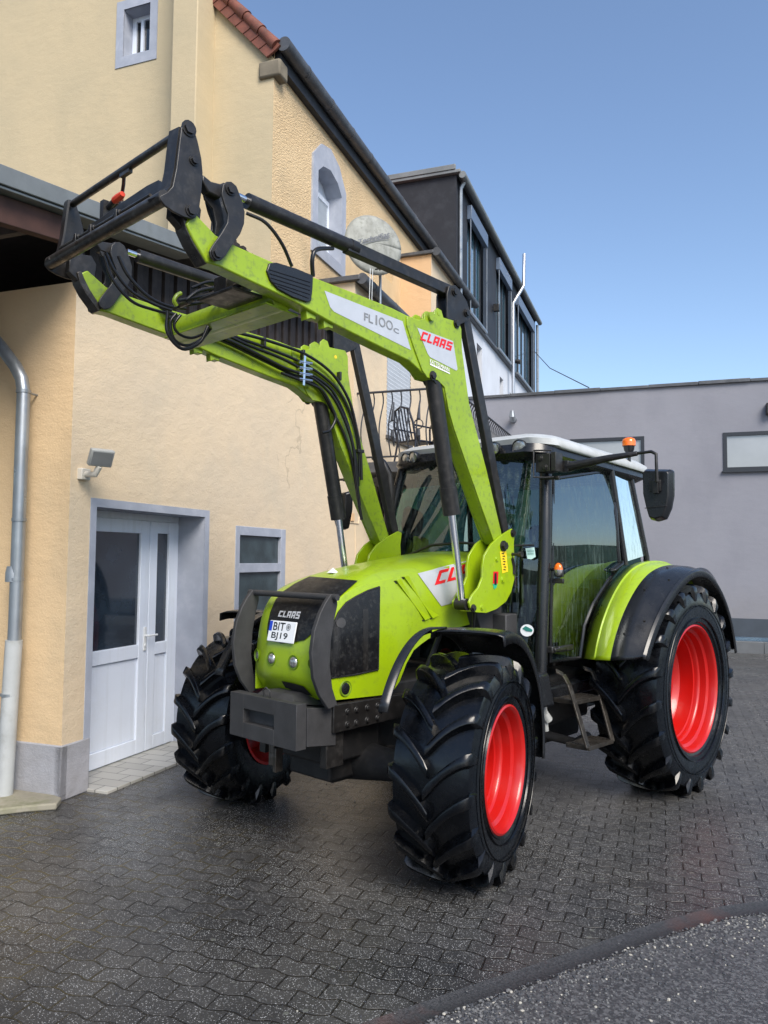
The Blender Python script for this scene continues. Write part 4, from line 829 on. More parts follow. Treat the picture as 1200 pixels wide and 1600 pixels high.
s = MB(); s.prism([(.15,-2.95,.78),(.15,-2.35,.78),(.15,-2.35,.5),(.15,-2.5,.44),(.15,-2.9,.52)], (-.3,0,0)); s.box(-.27, .27, -3.0, -2.5, .56, .78); s.build('axle_bracket', M['under'], TR, bevel=.02)

# ---------------- bonnet
side = [(-3.02,.985,.345),(-3.075,1.075,.345),(-3.092,1.15,.335),(-3.085,1.28,.33),(-3.07,1.40,.328),(-3.04,1.50,.328),(-2.985,1.585,.332),(-2.90,1.648,.34),(-2.78,1.69,.35),(-2.6,1.722,.362),(-2.35,1.758,.375),(-2.05,1.80,.39),(-1.75,1.838,.405),(-1.5,1.86,.415),(-1.22,1.875,.42)]
cent = [(-3.05,.975),(-3.135,1.075),(-3.158,1.15),(-3.15,1.28),(-3.125,1.40),(-3.085,1.51),(-3.01,1.61),(-2.90,1.69),(-2.76,1.745),(-2.58,1.788),(-2.32,1.832),(-2.02,1.874),(-1.72,1.91),(-1.48,1.93),(-1.22,1.94)]
def dens(L, k=4):
    L = [tuple(2*L[0][j]-L[1][j] for j in range(len(L[0])))]+list(L)+[tuple(2*L[-1][j]-L[-2][j] for j in range(len(L[0])))]; out = []
    for i in range(1, len(L)-2):
        for m_ in range(k):
            t = m_/k; out.append(tuple(.5*(2*L[i][j]+(L[i+1][j]-L[i-1][j])*t+(2*L[i-1][j]-5*L[i][j]+4*L[i+1][j]-L[i+2][j])*t*t+(3*L[i][j]-L[i-1][j]-3*L[i+1][j]+L[i+2][j])*t**3) for j in range(len(L[0]))))
    return out+[L[-2]]
sd_ = dens(side); ce = dens(cent); NT = 24
bottom = [(-3.09,.985),(-2.97,.978),(-2.50,.962),(-2.42,1.03),(-2.36,1.14),(-2.28,1.235),(-2.15,1.30),(-1.9,1.355),(-1.6,1.39),(-1.22,1.42)]
def bot(y):
    for i in range(len(bottom)-1):
        if bottom[i][0] <= y <= bottom[i+1][0]: t = (y-bottom[i][0])/(bottom[i+1][0]-bottom[i][0]); return bottom[i][1]*(1-t)+bottom[i+1][1]*t
    return bottom[0][1] if y < bottom[0][0] else bottom[-1][1]
hood = MB(); G = []
for (y, z, x), (cy, cz_) in zip(sd_, ce):
    row = []
    for j in range(NT+1):
        t = -1+2*j/NT; k = 1-abs(t)**3.0; row.append((x*t, y+(cy-y)*k, z+(cz_-z)*k))
    G.append(row)
hood.grid(G)
for sg in (1, -1):
    Gs = []
    for y, z, x in sd_:
        zb = min(bot(y), z-.001); row = []
        for j in range(9):
            q = j/8; zz = z+(zb-z)*q; bul = .022*sin(pi*min(1, q*1.2)) if z > 1.3 else .004
            row.append((sg*(x+bul*(1 if y > -3.0 else .3)), y, zz))
        Gs.append(row)
    hood.grid(Gs)
bmh = bmesh.new(); vv = [bmh.verts.new(p) for p in hood.v]; bmh.verts.ensure_lookup_table()
for f in hood.f:
    try: bmh.faces.new([vv[i] for i in f])
    except ValueError: pass
bmesh.ops.remove_doubles(bmh, verts=bmh.verts, dist=.0008); bmesh.ops.recalc_face_normals(bmh, faces=bmh.faces)
HB = BVHTree.FromBMesh(bmh)
hood2 = MB(); bmh.verts.index_update(); hood2.v = [v.co.copy() for v in bmh.verts]; hood2.f = [tuple(v.index for v in f.verts) for f in bmh.faces]; bmh.free()
ho = hood2.build('bonnet', M['green'], TR, bevel=.022, smooth=35, seg=3)
def on_hood(a, off=.005):
    d = ray(a).normalized(); r = HB.ray_cast(CAM, d)
    if r[0] is None:
        r = HB.find_nearest(CAM+d*4.0) if False else HB.find_nearest(PX(a, .36))
        n = r[1]; return r[0]+(n if n.dot(CAM-r[0]) > 0 else -n)*off
    n = r[1]; n = n if n.dot(d) < 0 else -n
    return r[0]+n*off
def hood_decal(name, pts, m, off=.005, step=8, parent=None): return tri_surface(name, pts, lambda a: on_hood(a, off), m, parent or ho, step=step)
def mirror_part(o, name):
    me = o.data.copy()
    org = ORG[o.parent.name]
    for v in me.vertices: v.co.x = -(v.co.x+org.x)-org.x
    me.flip_normals(); q = bpy.data.objects.new(name, me); COL.objects.link(q); q.parent = o.parent; ORG[q.name] = org; return q
fg = hood_decal('front_grille', [(484,902.5),(515,905),(559,909),(533,932),(507,961),(494,985),(477,1000),(458,1004),(440,1006),(428,999),(419,990),(420,975),(424,957),(432,938),(444,925),(462,913)], M['hoodblack'], .009, 6)
sgp = [(592,917),(591,980),(590,1046),(553,1054),(517,1059),(510,1048),(513,1012),(519,977.5),(528,957),(540,942),(556,932),(574,923)]
g1 = hood_decal('side_grille', sgp, M['hoodblack'], .008, 5); g1b = mirror_part(g1, 'side_grille')
gt = MB(); gp_ = [on_hood(a, .006) for a in sgp]; gt.tube(gp_+[gp_[0]], .006, 6); gt.build('grille_rim', M['under'], ho)
hood_decal('grille_strut', [(566,952),(574,950),(574,1047),(566,1049)], M['black'], .0095, 8)
hood_decal('grille_emblem', [(532+7*cos(2*pi*k/16), 973+8*sin(2*pi*k/16)) for k in range(16)], M['greysteel'], .0105, 6)
# slots of the side panel: raised louvre ribs
for a, b in (((617,907),(662,969)),((629,901),(674,966))):
    r = MB(); p0 = on_hood(a,0); p1 = on_hood(b,0); p2 = on_hood((b[0]+12,b[1]-4),0); p3 = on_hood((a[0]+9,a[1]-2),0)
    r.add([p0+XV*.001, p1+XV*.001, p2+XV*.001, p3+XV*.001, p1+XV*.016, p0+XV*.018], [(0,1,4,5),(5,4,2,3),(1,2,4),(0,5,3)])
    r1 = r.build('bonnet_rib', M['green'], ho, smooth=0); mirror_part(r1, 'bonnet_rib')
    s = MB(); s.add([on_hood(q, .002) for q in ((a[0]-2,a[1]+1), (b[0]-2,b[1]+2), (b[0]+1,b[1]+1), (a[0]+1,a[1]))], [(0,1,2,3)]); s1 = s.build('bonnet_slot', M['under'], ho, smooth=0); mirror_part(s1, 'bonnet_slot')
lp = hood_decal('logo_panel', [(652,896),(700,884),(745,873),(768,880),(768,925),(722,938),(689,947)], M['silver'], .004)
lp2 = mirror_part(lp, 'logo_panel')
block_text('logo_letters', 'CLAAS', [(684,892),(772,870),(771,890),(680,914)], lambda a: on_hood(a, .007), M['redletter'], ho)
block_text('badge_letters', 'CLAAS', [(439.5,956),(472,957.5),(470,968.5),(437.5,964.5)], lambda a: on_hood(a, .016), M['silver'], ho)
# bonnet lower seam and centre crease, small antenna
hood_decal('chin_opening', [(441,1063),(457,1066),(475,1071),(489,1086),(470,1082),(447,1073)], M['under'], .008, 5)
def lamp_in_hood(px, rpx, name='headlight'):
    p = on_hood(px, 0); q = on_hood((px[0]+rpx*2, px[1]), 0); n = HB.find_nearest(p)[1]; n = n if n.dot(CAM-p) > 0 else -n; n = (n*.6+Vector((0,-1,0))*.4).normalized()
    r = rpx*(p-CAM).dot(FX)/FPX
    s = MB(); s.revolve([(.001,r*1.45),(.006,r*1.4),(.003,r*1.1),(.002,r)], p, n, 28); o = s.build(name, M['socket'], TR, smooth=50)
    s = MB(); s.revolve([(.002,r*1.05),(.010,r*.9),(.014,r*.5),(.016,.001)], p, n, 24); s.build('lamp_lens', M['lens'], o, smooth=50)
    return p, r, n
for px_, r_ in (((424.5,1029),7.5), ((458.5,1035),8.0)): p, r, n = lamp_in_hood(px_, r_)
for x in (-1, 1):
    q = Vector((x*.285, -3.118, 1.215)); n = Vector((x*.35,-1,0)).normalized(); s = MB(); s.revolve([(.004,.044),(.007,.042),(-.006,.034),(-.012,.03)], q+n*.002, n, 24); o = s.build('headlight', M['socket'], TR, smooth=50); s = MB(); s.revolve([(-.012,.031),(-.004,.02),(-.002,.001)], q+n*.008, n, 24); s.build('lamp_lens', M['lens'], o)
sl_p = on_hood((540,1076), 0)
for x in (-1, 1):
    q = Vector((x*sl_p.x, sl_p.y, sl_p.z)); s = MB(); s.revolve([(.002,.052),(.006,.049),(.002,.038)], q, (x,0,0), 26); o = s.build('side_socket', M['socket'], TR, smooth=50); s = MB(); s.revolve([(.002,.038),(.006,.03),(.010,.012),(.010,.001)], q, (x,0,0), 24); s.build('socket_plug', M['blackgloss'], o)
# small white bracket on the bonnet
s = MB(); q = on_hood((520,895), 0); s.add([q+Vector((-.03,-.03,0)), q+Vector((.03,-.03,0)), q+Vector((.03,.03,0)), q+Vector((-.03,.03,0)), q+Vector((0,0,.035))], [(0,1,4),(1,2,4),(2,3,4),(3,0,4)]); s.build('washer_nozzle', M['white'], ho)
# number plate
pc = Vector((0,-3.125,1.388)); pn = Vector((0,-1,.22)).normalized(); pu_ = XV.cross(-pn).normalized()*-1
if pu_.z < 0: pu_ = -pu_
s = MB(); s.obox(pc+pn*.022, XV*.132, pu_*.068, pn*.004); s.obox(pc+pn*.008, XV*.06, pu_*.05, pn*.012); pl = s.build('number_plate', M['platewhite'], TR, bevel=.003)
def pl_s(off):
    def f(a): return pc+pn*(.0265+off)+XV*a[0]+pu_*a[1]
    return f
f1 = pl_s(.001)
s = MB(); s.add([f1(a) for a in ((-.129,-.0),(-.10,-.0),(-.10,.064),(-.129,.064))], [(0,1,2,3)]); s.build('plate_band', M['blue'], pl, smooth=0)
font_text('plate_letters', 'BIT', [(-.088,.058),(.028,.058),(.028,.006),(-.088,.006)], f1, M['blackletter'], pl, .012)
font_text('plate_letters', 'BJ19', [(-.092,-.006),(.068,-.006),(.068,-.058),(-.092,-.058)], f1, M['blackletter'], pl, .012)
s = MB(); s.revolve([(0,.022),(0,.017)], f1((.062,.032)), pn, 24); s.revolve([(.0,.012),(0,.001)], f1((.062,.032)), pn, 24); s.build('plate_seal', M['greyletter'], pl, smooth=0)

# ---------------- front guard and weight
def gpoly(x): return [PX(a, .39) for a in ((515,928),(506,942),(498,958),(489,985),(484.5,1020),(488,1060),(497,1086),(511,1108),(525,1101),(517,1075),(513,1040),(515,1000),(520,968),(525,945),(524,932))]
s = MB(); P_ = gpoly(0); s.prism([(.375,p.y,p.z) for p in P_], (.03,0,0)); s.bolt((.405,-3.07,1.615), (1,0,0), .016, .012); gr = s.build('guard_bar', M['greysteel'], TR, bevel=.004)
s = MB(); s.prism([(-.405,p.y,p.z) for p in P_], (.03,0,0)); s.build('guard_bar', M['greysteel'], TR, bevel=.004)
s = MB(); s.cyl((-.44,-3.075,1.628), (.44,-3.075,1.628), .02, 16); s.build('guard_tube', M['greysteel'], TR)
s = MB(); xw = .33; y0 = -3.30; y1 = -3.22; zb, zt = .715, .99; hx0, hx1, hz0, hz1 = -.19, .12, .81, .90
for a in ((-xw,hx0,zb,zt),(hx1,xw,zb,zt),(hx0,hx1,zb,hz0),(hx0,hx1,hz1,zt)): s.box(a[0], a[1], y0, y1, a[2], a[3])
s.box(hx0, hx1, y1-.03, y1, hz0, hz1)
bmw = bmesh.new(); vv = [bmw.verts.new(p) for p in s.v]; [bmw.faces.new([vv[i] for i in f]) for f in s.f]; bmesh.ops.remove_doubles(bmw, verts=bmw.verts, dist=.0005)
# drop the internal walls
seen = {}
for f in list(bmw.faces):
    k = tuple(sorted(v.index for v in f.verts)); 
bmw.verts.index_update()
for f in bmw.faces: seen.setdefault(tuple(sorted(v.index for v in f.verts)), []).append(f)
bmesh.ops.delete(bmw, geom=[f for L_ in seen.values() if len(L_) > 1 for f in L_], context='FACES')
s = MB(); bmw.verts.index_update(); s.v = [v.co.copy() for v in bmw.verts]; s.f = [tuple(v.index for v in f.verts) for f in bmw.faces]
s.hexa([(-.30,-3.22,.73),(.34,-3.22,.73),(.34,-2.98,.70),(-.30,-2.98,.70),(-.30,-3.22,.96),(.34,-3.22,.96),(.34,-2.98,.93),(-.30,-2.98,.93)])
s.hexa([(-.14,-3.25,.98),(.24,-3.25,.98),(.30,-3.0,.94),(-.16,-3.0,.94),(-.11,-3.20,1.018),(.18,-3.20,1.018),(.14,-3.08,1.018),(-.08,-3.08,1.018)])
s.tube([(-.03,-3.255,.985),(-.035,-3.265,1.03),(0,-3.268,1.05),(.035,-3.265,1.03),(.03,-3.255,.985)], .006, 8)
s.build('front_weight', M['greysteel'], TR, bevel=.006)
s = MB(); s.cyl((.0,-3.2,.56), (.0,-3.2,.74), .03, 12); s.obox((.045,-3.2,.60), (.014,0,0), (0,.03,0), (0,0,.075)); s.build('tow_pin', M['wornsteel'], TR, bevel=.003)
s = MB(); s.hexa([(.27,-3.05,.56),(.33,-3.05,.56),(.33,-2.9,.56),(.27,-2.9,.56),(.27,-3.05,.95),(.33,-3.05,.95),(.33,-2.9,.95),(.27,-2.9,.95)]); mirror_part(s.build('tow_frame', M['black'], TR, bevel=.006), 'tow_frame')

# ---------------- front mudguards
def fender(cx, s_, side):
    ax = Vector((cos(s_), sin(s_), 0)); fw = Vector((sin(s_), -cos(s_), 0)); c = Vector((cx, YF, .647)); G = []; R_ = .80
    def P(t, w, r): return c+ax*w*side+(fw*cos(t)+ZV*sin(t))*r
    ws = [-.225,-.22,-.19,-.1,0,.12,.195,.235,.24]; dr = [-.05,-.012,0,.006,.008,.006,0,-.012,-.07]; n = 36
    for i in range(n+1):
        t = radians(84+(188-84)*i/n); e = .0 if i > 2 else (.0,.0,.0)[i]; k = .012*max(0, 1-i/6); G.append([P(t, w, R_+d+e-k) for w, d in zip(ws, dr)])
    m = MB(); m.grid(G); o = m.build('front_mudguard', M['blackgloss'], TR, solid=.008, smooth=50)
    G = []
    for i in range(15):
        t = radians(30+(90-30)*i/14); wo_ = -.20+.0*i; wi = -.255; rr_ = R_+.012*sin(pi*i/14)
        G.append([P(t, wi, rr_-.035), P(t, wi, rr_), P(t, wo_+.05*(i > 12), rr_+.004)])
    m = MB(); m.grid(G); m.build('mudguard_strip', M['blackgloss'], o, solid=.01, smooth=40)
    m = MB(); m.tube([P(radians(95), -.30, R_-.25), P(radians(95), -.22, R_-.03), P(radians(95), .1, R_-.02)], .02, 8); m.tube([P(radians(160), -.30, R_-.3), P(radians(160), -.22, R_-.03), P(radians(160), .1, R_-.02)], .02, 8); m.build('mudguard_bracket', M['under'], o)
fender(XF, SL, 1); fender(-XF, SR, -1)

# ---------------- cab
def lerp(a, b, t): return tuple(a[i]+(b[i]-a[i])*t for i in range(3))
A_ = [(.79,-1.31,.80),(.835,-1.30,1.95),(.745,-1.13,2.70)]
B_ = [(.80,-.02,.95),(.835,.045,1.83),(.77,-.09,2.70)]
C_ = [(.80,.62,1.0),(.80,.56,1.90),(.74,.32,2.74)]
s = MB(); s.tube(A_, .048, 14); s.tube([A_[0],(-A_[0][0],A_[0][1],A_[0][2])], .04, 8) if 0 else None
s.build('cab_post', M['blackgloss'], TR); s = MB(); s.tube([(-p[0],p[1],p[2]) for p in A_], .04, 14); s.build('cab_post', M['blackgloss'], TR)
for L_ in (B_, C_):
    for sg in (1, -1): s = MB(); s.tube([(sg*p[0],p[1],p[2]) for p in L_[1:]] if L_ is B_ else [(sg*p[0],p[1],p[2]) for p in L_], .028, 10); s.build('cab_post', M['blackgloss'], TR)
# door glass, follows the rear wing
dg = [(853,720),(853,760),(851,900),(849,1034)]
def side_x(z): return .835-.10*max(0, (z-1.85)/.85)**2-.035*max(0, (1.85-z)/1.0)**2
def on_side(a):
    x = .82
    for _ in range(6): p = PX(a, x); x = side_x(p.z)
    return PX(a, x)
dpx = [(864,748),(862,890),(860,1033),(885,1030),(906,1028),(913,978),(927,943),(948,910),(962,892),(968,884),(966,860),(962,800),(957,735),(905,742)]
doorpts = [on_side(a) for a in dpx]
dgo = tri_surface('door', dpx, on_side, M['cabglass'], TR, step=9)
s = MB(); s.tube(doorpts+[doorpts[0]], .016, 6); s.build('door_frame', M['blackgloss'], dgo)
mirror_part(dgo, 'door')
sw = [(.828,.075,1.86),(.765,-.05,2.70),(.742,.30,2.72),(.80,.55,1.92)]; s = MB(); s.add(sw, [(0,1,2,3)]); o = s.build('rear_side_window', M['rearglass'], TR, smooth=0); mirror_part(o, 'rear_side_window')
s = MB(); G = []
for j in range(9):
    z = 1.02+(2.66-1.02)*j/8
    if z < 1.95: t = (z-.8)/1.15; p = lerp(A_[0], A_[1], t)
    else: t = (z-1.95)/.75; p = lerp(A_[1], A_[2], t)
    G.append([(p[0]*u_*.97, p[1]-.13*(1-u_*u_), z) for u_ in [k/8-1 for k in range(17)]])
s.grid(G); s.build('windscreen', M['frontglass'], TR, smooth=60)
s = MB(); s.add([(-.74,.66,1.6),(.74,.66,1.6),(.70,.42,2.68),(-.70,.42,2.68)], [(0,1,2,3)]); s.build('rear_window', M['cabglass'], TR, smooth=0)
# cab lower body
s = MB(); s.box(-.80, .80, -1.24, .60, .80, .90); s.box(-.74, .74, .5, .66, .9, 1.6); s.box(-.82, -.78, -1.2, .5, .8, 1.15); s.box(-.80, -.5, -1.32, -1.24, .8, 1.15); s.box(.44, .80, -1.33, -1.26, .80, 1.04)
s.build('cab_floor', M['blackgloss'], TR, bevel=.015)
s = MB(); s.box(.40, .62, -1.5, -1.34, 1.0, 1.46); s.box(-.62, -.40, -1.5, -1.34, 1.0, 1.46); s.box(-.42, .42, -1.42, -1.25, .9, 1.88); s.build('firewall', M['greysteel'], TR, bevel=.01)
# roof
def outline(z, sx, yf, yb, rf=.16, rb=.2, fx=1.0):
    pts = []
    for cx_, cy_, r_, a0 in ((sx*fx-rf, yf+rf, rf, -90), (sx-rb, yb-rb, rb, 0), (-(sx-rb), yb-rb, rb, 90), (-(sx*fx-rf), yf+rf, rf, 180)):
        for k in range(7): t = radians(a0+90*k/6); pts.append((cx_+r_*cos(t), cy_+r_*sin(t), z))
    return pts
def loft(mb, rings, cap0=True, cap1=True):
    n = len(rings[0]); o = len(mb.v)
    for r_ in rings: mb.v += [Vector(p) for p in r_]
    for i in range(len(rings)-1):
        for k in range(n): a = o+i*n+k; b = o+i*n+(k+1) % n; mb.f.append((a, b, b+n, a+n))
    if cap0: mb.f.append(tuple(o+k for k in reversed(range(n))))
    if cap1: mb.f.append(tuple(o+(len(rings)-1)*n+k for k in range(n)))
def tilt(r_, k=-.035, bow=0): return [(x, y-(.10*(1-(x/.8)**2) if y < -.9 else 0), z+k*max(0, y+1.2)*(1 if y > -.9 else .5)-.03*(abs(x)/.8)**2) for x, y, z in r_]
s = MB(); loft(s, [tilt(outline(2.665,.70,-1.12,.45)), tilt(outline(2.68,.76,-1.20,.60)), tilt(outline(2.73,.80,-1.25,.70)), tilt(outline(2.80,.79,-1.22,.70))]); s.build('roof_rim', M['blackgloss'], TR, smooth=40)
s = MB(); loft(s, [tilt(outline(2.785,.815,-1.12,.73)), tilt(outline(2.80,.82,-1.20,.74)), tilt(outline(2.845,.81,-1.215,.73)), tilt(outline(2.885,.75,-1.13,.66)), tilt(outline(2.91,.6,-.95,.5,.16,.16))]); s.build('roof', M['roofwhite'], TR, smooth=50)
s = MB(); s.grid([[(x, y, 2.70-.03*x*x+.0) for x in (-.62,0,.62)] for y in (-1.1,.5)]); s.build('headliner', M['interior'], TR)
# roof lights
def worklight(p, r, rz=.72):
    p = Vector(p); n = Vector((p.x*.25,-1,-.15)).normalized(); s = MB(); s.revolve([(-.06,r*.6),(-.01,r*1.15),(.02,r*1.2),(.026,r*1.1),(.018,r)], p, n, 28); o = s.build('work_light', M['blackgloss'], TR, smooth=50)
    s = MB(); s.revolve([(.018,r*1.02),(.026,r*.6),(.028,.001)], p, n, 24); s.build('lamp_lens', M['lens'], o, smooth=50)
for x, y, r_ in ((.588,-1.255,.052),(.40,-1.325,.044),(-.588,-1.255,.046),(-.45,-1.315,.044)): worklight((x,y,2.752), r_)
# letter on the roof visor
s_ = lambda a: PY(a, -1.365)
font_text('visor_letter', 'A', [(702,667),(712,666),(712,676),(702,677)] if 0 else [(702,696.5),(711,695.5),(711,706),(702,707)], s_, M['whiteletter'], TR, .02)
# beacon
s = MB(); q = PX((983,716), .80); s.tube([q-ZV*.03, q+ZV*.06], .016, 10); s.tube([q+ZV*.05, q+ZV*.075, q+ZV*.115], [.03,.045,.05], 18); bo = s.build('beacon', M['blackgloss'], TR)
s = MB(); s.revolve([(.112,.058),(.15,.06),(.175,.052),(.187,.03),(.19,.001)], q, ZV, 28); s.build('beacon_dome', M['orangelens'], bo, smooth=50)
# mirror
def mirror_set(sg):
    F_ = lambda x, y, z: Vector((sg*x, y, z))
    s = MB(); s.tube([F_(.83,-1.22,2.56), F_(.93,-1.24,2.575)], .035, 8); s.hexa([F_(.93,-1.25,2.53),F_(1.0,-1.24,2.535),F_(1.0,-1.18,2.535),F_(.93,-1.19,2.53),F_(.93,-1.25,2.62),F_(1.0,-1.24,2.615),F_(1.0,-1.18,2.615),F_(.93,-1.19,2.62)])
    s.tube([F_(.98,-1.21,2.57), F_(1.30,-1.18,2.615), F_(1.50,-1.15,2.635)], [.038,.026,.018], 10); s.tube([F_(1.48,-1.15,2.635), F_(1.60,-1.145,2.64), F_(1.635,-1.145,2.62), F_(1.64,-1.145,2.42)], .012, 10); o = s.build('mirror_arm', M['black'], TR, bevel=.004)
    s = MB(); y = -1.10
    def oc(w_, z, wy, yy): return [F_(1.605-w_, yy, z), F_(1.605+w_, yy, z)]
    shell = [(1.50,2.515),(1.52,2.53),(1.70,2.515),(1.715,2.50),(1.713,2.33),(1.695,2.24),(1.66,2.165),(1.60,2.15),(1.55,2.165),(1.525,2.25),(1.502,2.35)]
    s.prism([F_(x, y+.05, z) for x, z in shell], (0,.035,0)); cxm, czm = 1.607, 2.34
    s2 = [F_(cxm+(x-cxm)*.86, y, czm+(z-czm)*.9) for x, z in shell]; n = len(shell); o0 = len(s.v); s.add([F_(x, y+.05, z) for x, z in shell]+s2, [(i, (i+1) % n, (i+1) % n+n, i+n) for i in range(n)]+[tuple(range(n, 2*n))])
    mo = s.build('mirror_housing', M['blackgloss'], TR, bevel=.006)
    s = MB(); s.obox(F_(1.61,y-.006,2.40), (.04,0,0), (0,.012,0), (0,0,.04)); s.obox(F_(1.62,y-.02,2.39), (.02,0,0), (0,.014,0), (0,0,.045)); s.tube([F_(1.53,y-.001,2.245), F_(1.69,y-.001,2.255)], .004, 6); s.build('mirror_mount', M['black'], mo, bevel=.004)
mirror_set(1)
mirror_set(-1)
# light bracket beside the cab corner
s = MB(); zc = 2.60
F2 = [(.80,-1.40,2.50),(.80,-1.40,2.695),(.93,-1.36,2.69),(.93,-1.36,2.60)]; s.tube([(.80,-1.40,2.69),(.80,-1.40,2.49),(.88,-1.36,2.485),(.93,-1.33,2.49)], .007, 8); s.tube([(.80,-1.40,2.69),(.93,-1.36,2.685)], .007, 8)
s.box(.80, .92, -1.37, -1.25, 2.53, 2.665); s.obox((.95,-1.32,2.60), (.02,0,0), (0,.05,0), (0,0,.07)); s.tube([(.79,-1.28,2.49),(.96,-1.30,2.485)], .014, 8); s.bolt((.84,-1.371,2.63), (0,-1,0)); s.bolt((.88,-1.371,2.56), (0,-1,0))
s.build('light_bracket', M['black'], TR, bevel=.004)
# indicator
q = PX((872,890), .93); s = MB(); s.cyl(q-XV*.10+YV*.02, q, .012, 8); s.obox(q+ZV*-.0+YV*.02, (.03,0,0), (0,.015,0), (0,0,.055)); s.obox(q+Vector((-.01,.02,-.085)), (.045,0,0), (0,.012,0), (0,0,.018)); io = s.build('indicator', M['black'], TR, bevel=.004)
s = MB()
def halfdome(mb, top):
    G = []
    for i in range(7):
        ph = (pi/2)*i/6; G.append([q+Vector((.036*cos(t)*sin(ph), -.028*cos(ph)+.004, (.05*sin(t)*sin(ph)))) for t in [pi*k/12*(1 if top else -1) for k in range(13)]])
    mb.grid(G)
halfdome(s, True); s.build('indicator_lens', M['orangelens'], io, smooth=60); s = MB(); halfdome(s, False); s.build('position_lens', M['lens'], io, smooth=60)
# door handle, hinge, grip
s = MB(); s.obox((.875,-1.18,1.20), (.03,0,0), (0,.09,0), (0,0,.014)); s.obox((.885,-1.10,1.20), (.016,0,0), (0,.11,0), (0,0,.022)); s.obox((.86,-1.26,1.20), (.03,0,0), (0,.03,0), (0,0,.025)); s.build('door_hinge', M['black'], TR, bevel=.008)
s = MB(); s.tube([(.85,-.26,1.78),(.88,-.24,1.79),(.88,-.10,1.84),(.85,-.04,1.86)], .013, 8); s.obox((.845,-.14,1.81), (.012,0,0), (0,.09,.03), (0,0,.022)); s.build('door_handle', M['blackgloss'], TR, bevel=.004)
# stickers on the glass
def sh(pts, y=-1.335): return pts
ws_ = lambda a: on_plane(a, (.76,-1.36,1.6), (.28,-1,0))
tri_surface('shield_sticker', [(821,857),(835,855),(837,870),(830,874),(824,873)], ws_, M['teal'], TR, step=6)
for z0 in (862, 866): font_text('sticker_text', 'ooooo', [(824,z0-2),(834,z0-2.6),(834,z0+.3),(824,z0+.8)], lambda a: ws_(a)-FX*.004, M['tealdark'], TR)
ci = [(823.5+10.5*cos(2*pi*k/20), 985+9.5*sin(2*pi*k/20)) for k in range(20)]; tri_surface('round_sticker', ci, ws_, M['platewhite'], TR, step=6)
tri_surface('sticker_band', [(816,982),(821,978),(827,981),(832,984),(831,987),(822,986)], lambda a: ws_(a)-FX*.004, M['tealdark'], TR, step=6)
# wipers
s = MB(); s.tube([(-.35,-1.50,1.90),(-.1,-1.50,1.98),(.2,-1.49,2.0),(.44,-1.46,1.98)], .012, 6); s.tube([(.79,-1.38,1.98),(.62,-1.44,1.975)], .008, 6); s.build('wiper', M['black'], TR)
# interior
s = MB(); s.box(-.25, .25, -.45, .02, 1.25, 1.40); s.box(-.24, .24, -.02, .12, 1.38, 2.02); s.box(-.14, .14, 0, .10, 2.02, 2.2); s.build('driver_seat', M['seat'], TR, bevel=.05)
s = MB(); s.revolve([(-.012,.17),(0,.19),(.012,.17)], Vector((0,-.82,1.72)), Vector((0,.35,1)), 28, closed=True); s.tube([(0,-.82,1.72),(0,-.95,1.2)], .03); s.tube([(-.17,-.82,1.72),(.17,-.82,1.72)], .012); s.build('steering_wheel', M['blackgloss'], TR)
s = MB(); s.box(-.2, .2, -1.2, -.95, 1.15, 1.75); s.box(-.62, -.36, -.6, .3, 1.2, 1.6); s.box(-.75,-.4,-.1,.6,.9,1.7); s.box(.45,.75,.1,.6,.9,1.7); s.box(.42, .55, -.4, .2, 1.3, 1.5); s.tube([(.5,-1.0,1.2),(.5,-.98,1.9),(.53,-.9,2.1),(.5,-.85,2.12)], .018); s.tube([(.1,-.3,1.5),(.42,-.35,1.78)], .04)
s.build('console', M['interior'], TR, bevel=.03)
# exhaust and snorkel
s = MB(); q0 = Vector((-.66,-1.40,1.75)); s.tube([q0-ZV*.4, q0, Vector((-.66,-1.40,2.50))], .047, 20); s.tube([Vector((-.66,-1.40,2.48)), Vector((-.665,-1.41,2.60)), Vector((-.70,-1.45,2.70)), Vector((-.755,-1.50,2.77))], [.042,.042,.04,.038], 18); s.build('exhaust_pipe', M['black'], TR, smooth=50)
# rear mudguards
inn = [PX(a,.8) for a in ((910,1029),(914,1000),(920,973),(934,941),(955,906),(969,891),(986,880),(1007,874),(1035,874))]
crs = [PX(a,1.0) for a in ((929,1031),(933,1003),(941,967),(954,935),(973,902),(986,889),(1003,880),(1020,877),(1048,877))]
mid = [PX(a,1.2) for a in ((954,1032),(957,1012),(963,985),(975,952),(993,918),(1006,902),(1019,891),(1033,884),(1060,879))]
lpi = [PX(a,1.40) for a in ((1001,1031),(1008,1000),(1019,968),(1034,938),(1052,914),(1064,903),(1076,893),(1090,888),(1100,890))]
lip = [PX(a,1.47) for a in ((1009,1031),(1016,1003),(1026,975),(1041,941),(1060,914),(1074,901),(1088,892),(1102,893),(1112,904))]
def arc_tail(P, x, c=(.0,.86)):
    P = [Vector((x, p.y, p.z)) for p in P]; out = list(P); e = P[-1]; r = hypot(e.y-c[0], e.z-c[1]); a = atan2(e.z-c[1], e.y-c[0]); n = 8
    for k in range(1, n+1):
        t = a+(radians(12)-a)*k/n; out.append(Vector((x, c[0]+r*cos(t), c[1]+r*sin(t))))
    return out
def sm(P):
    P = [Vector(p) for p in P]
    for _ in range(2): P = [P[0]]+[(P[i-1]+P[i]*2+P[i+1])/4 for i in range(1, len(P)-1)]+[P[-1]]
    return smooth_curve(P, 4)
cI, cC, cM, cL, cO = [sm(arc_tail(P, x)) for P, x in ((inn,.80),(crs,1.0),(mid,1.2),(lpi,1.42),(lip,1.47))]
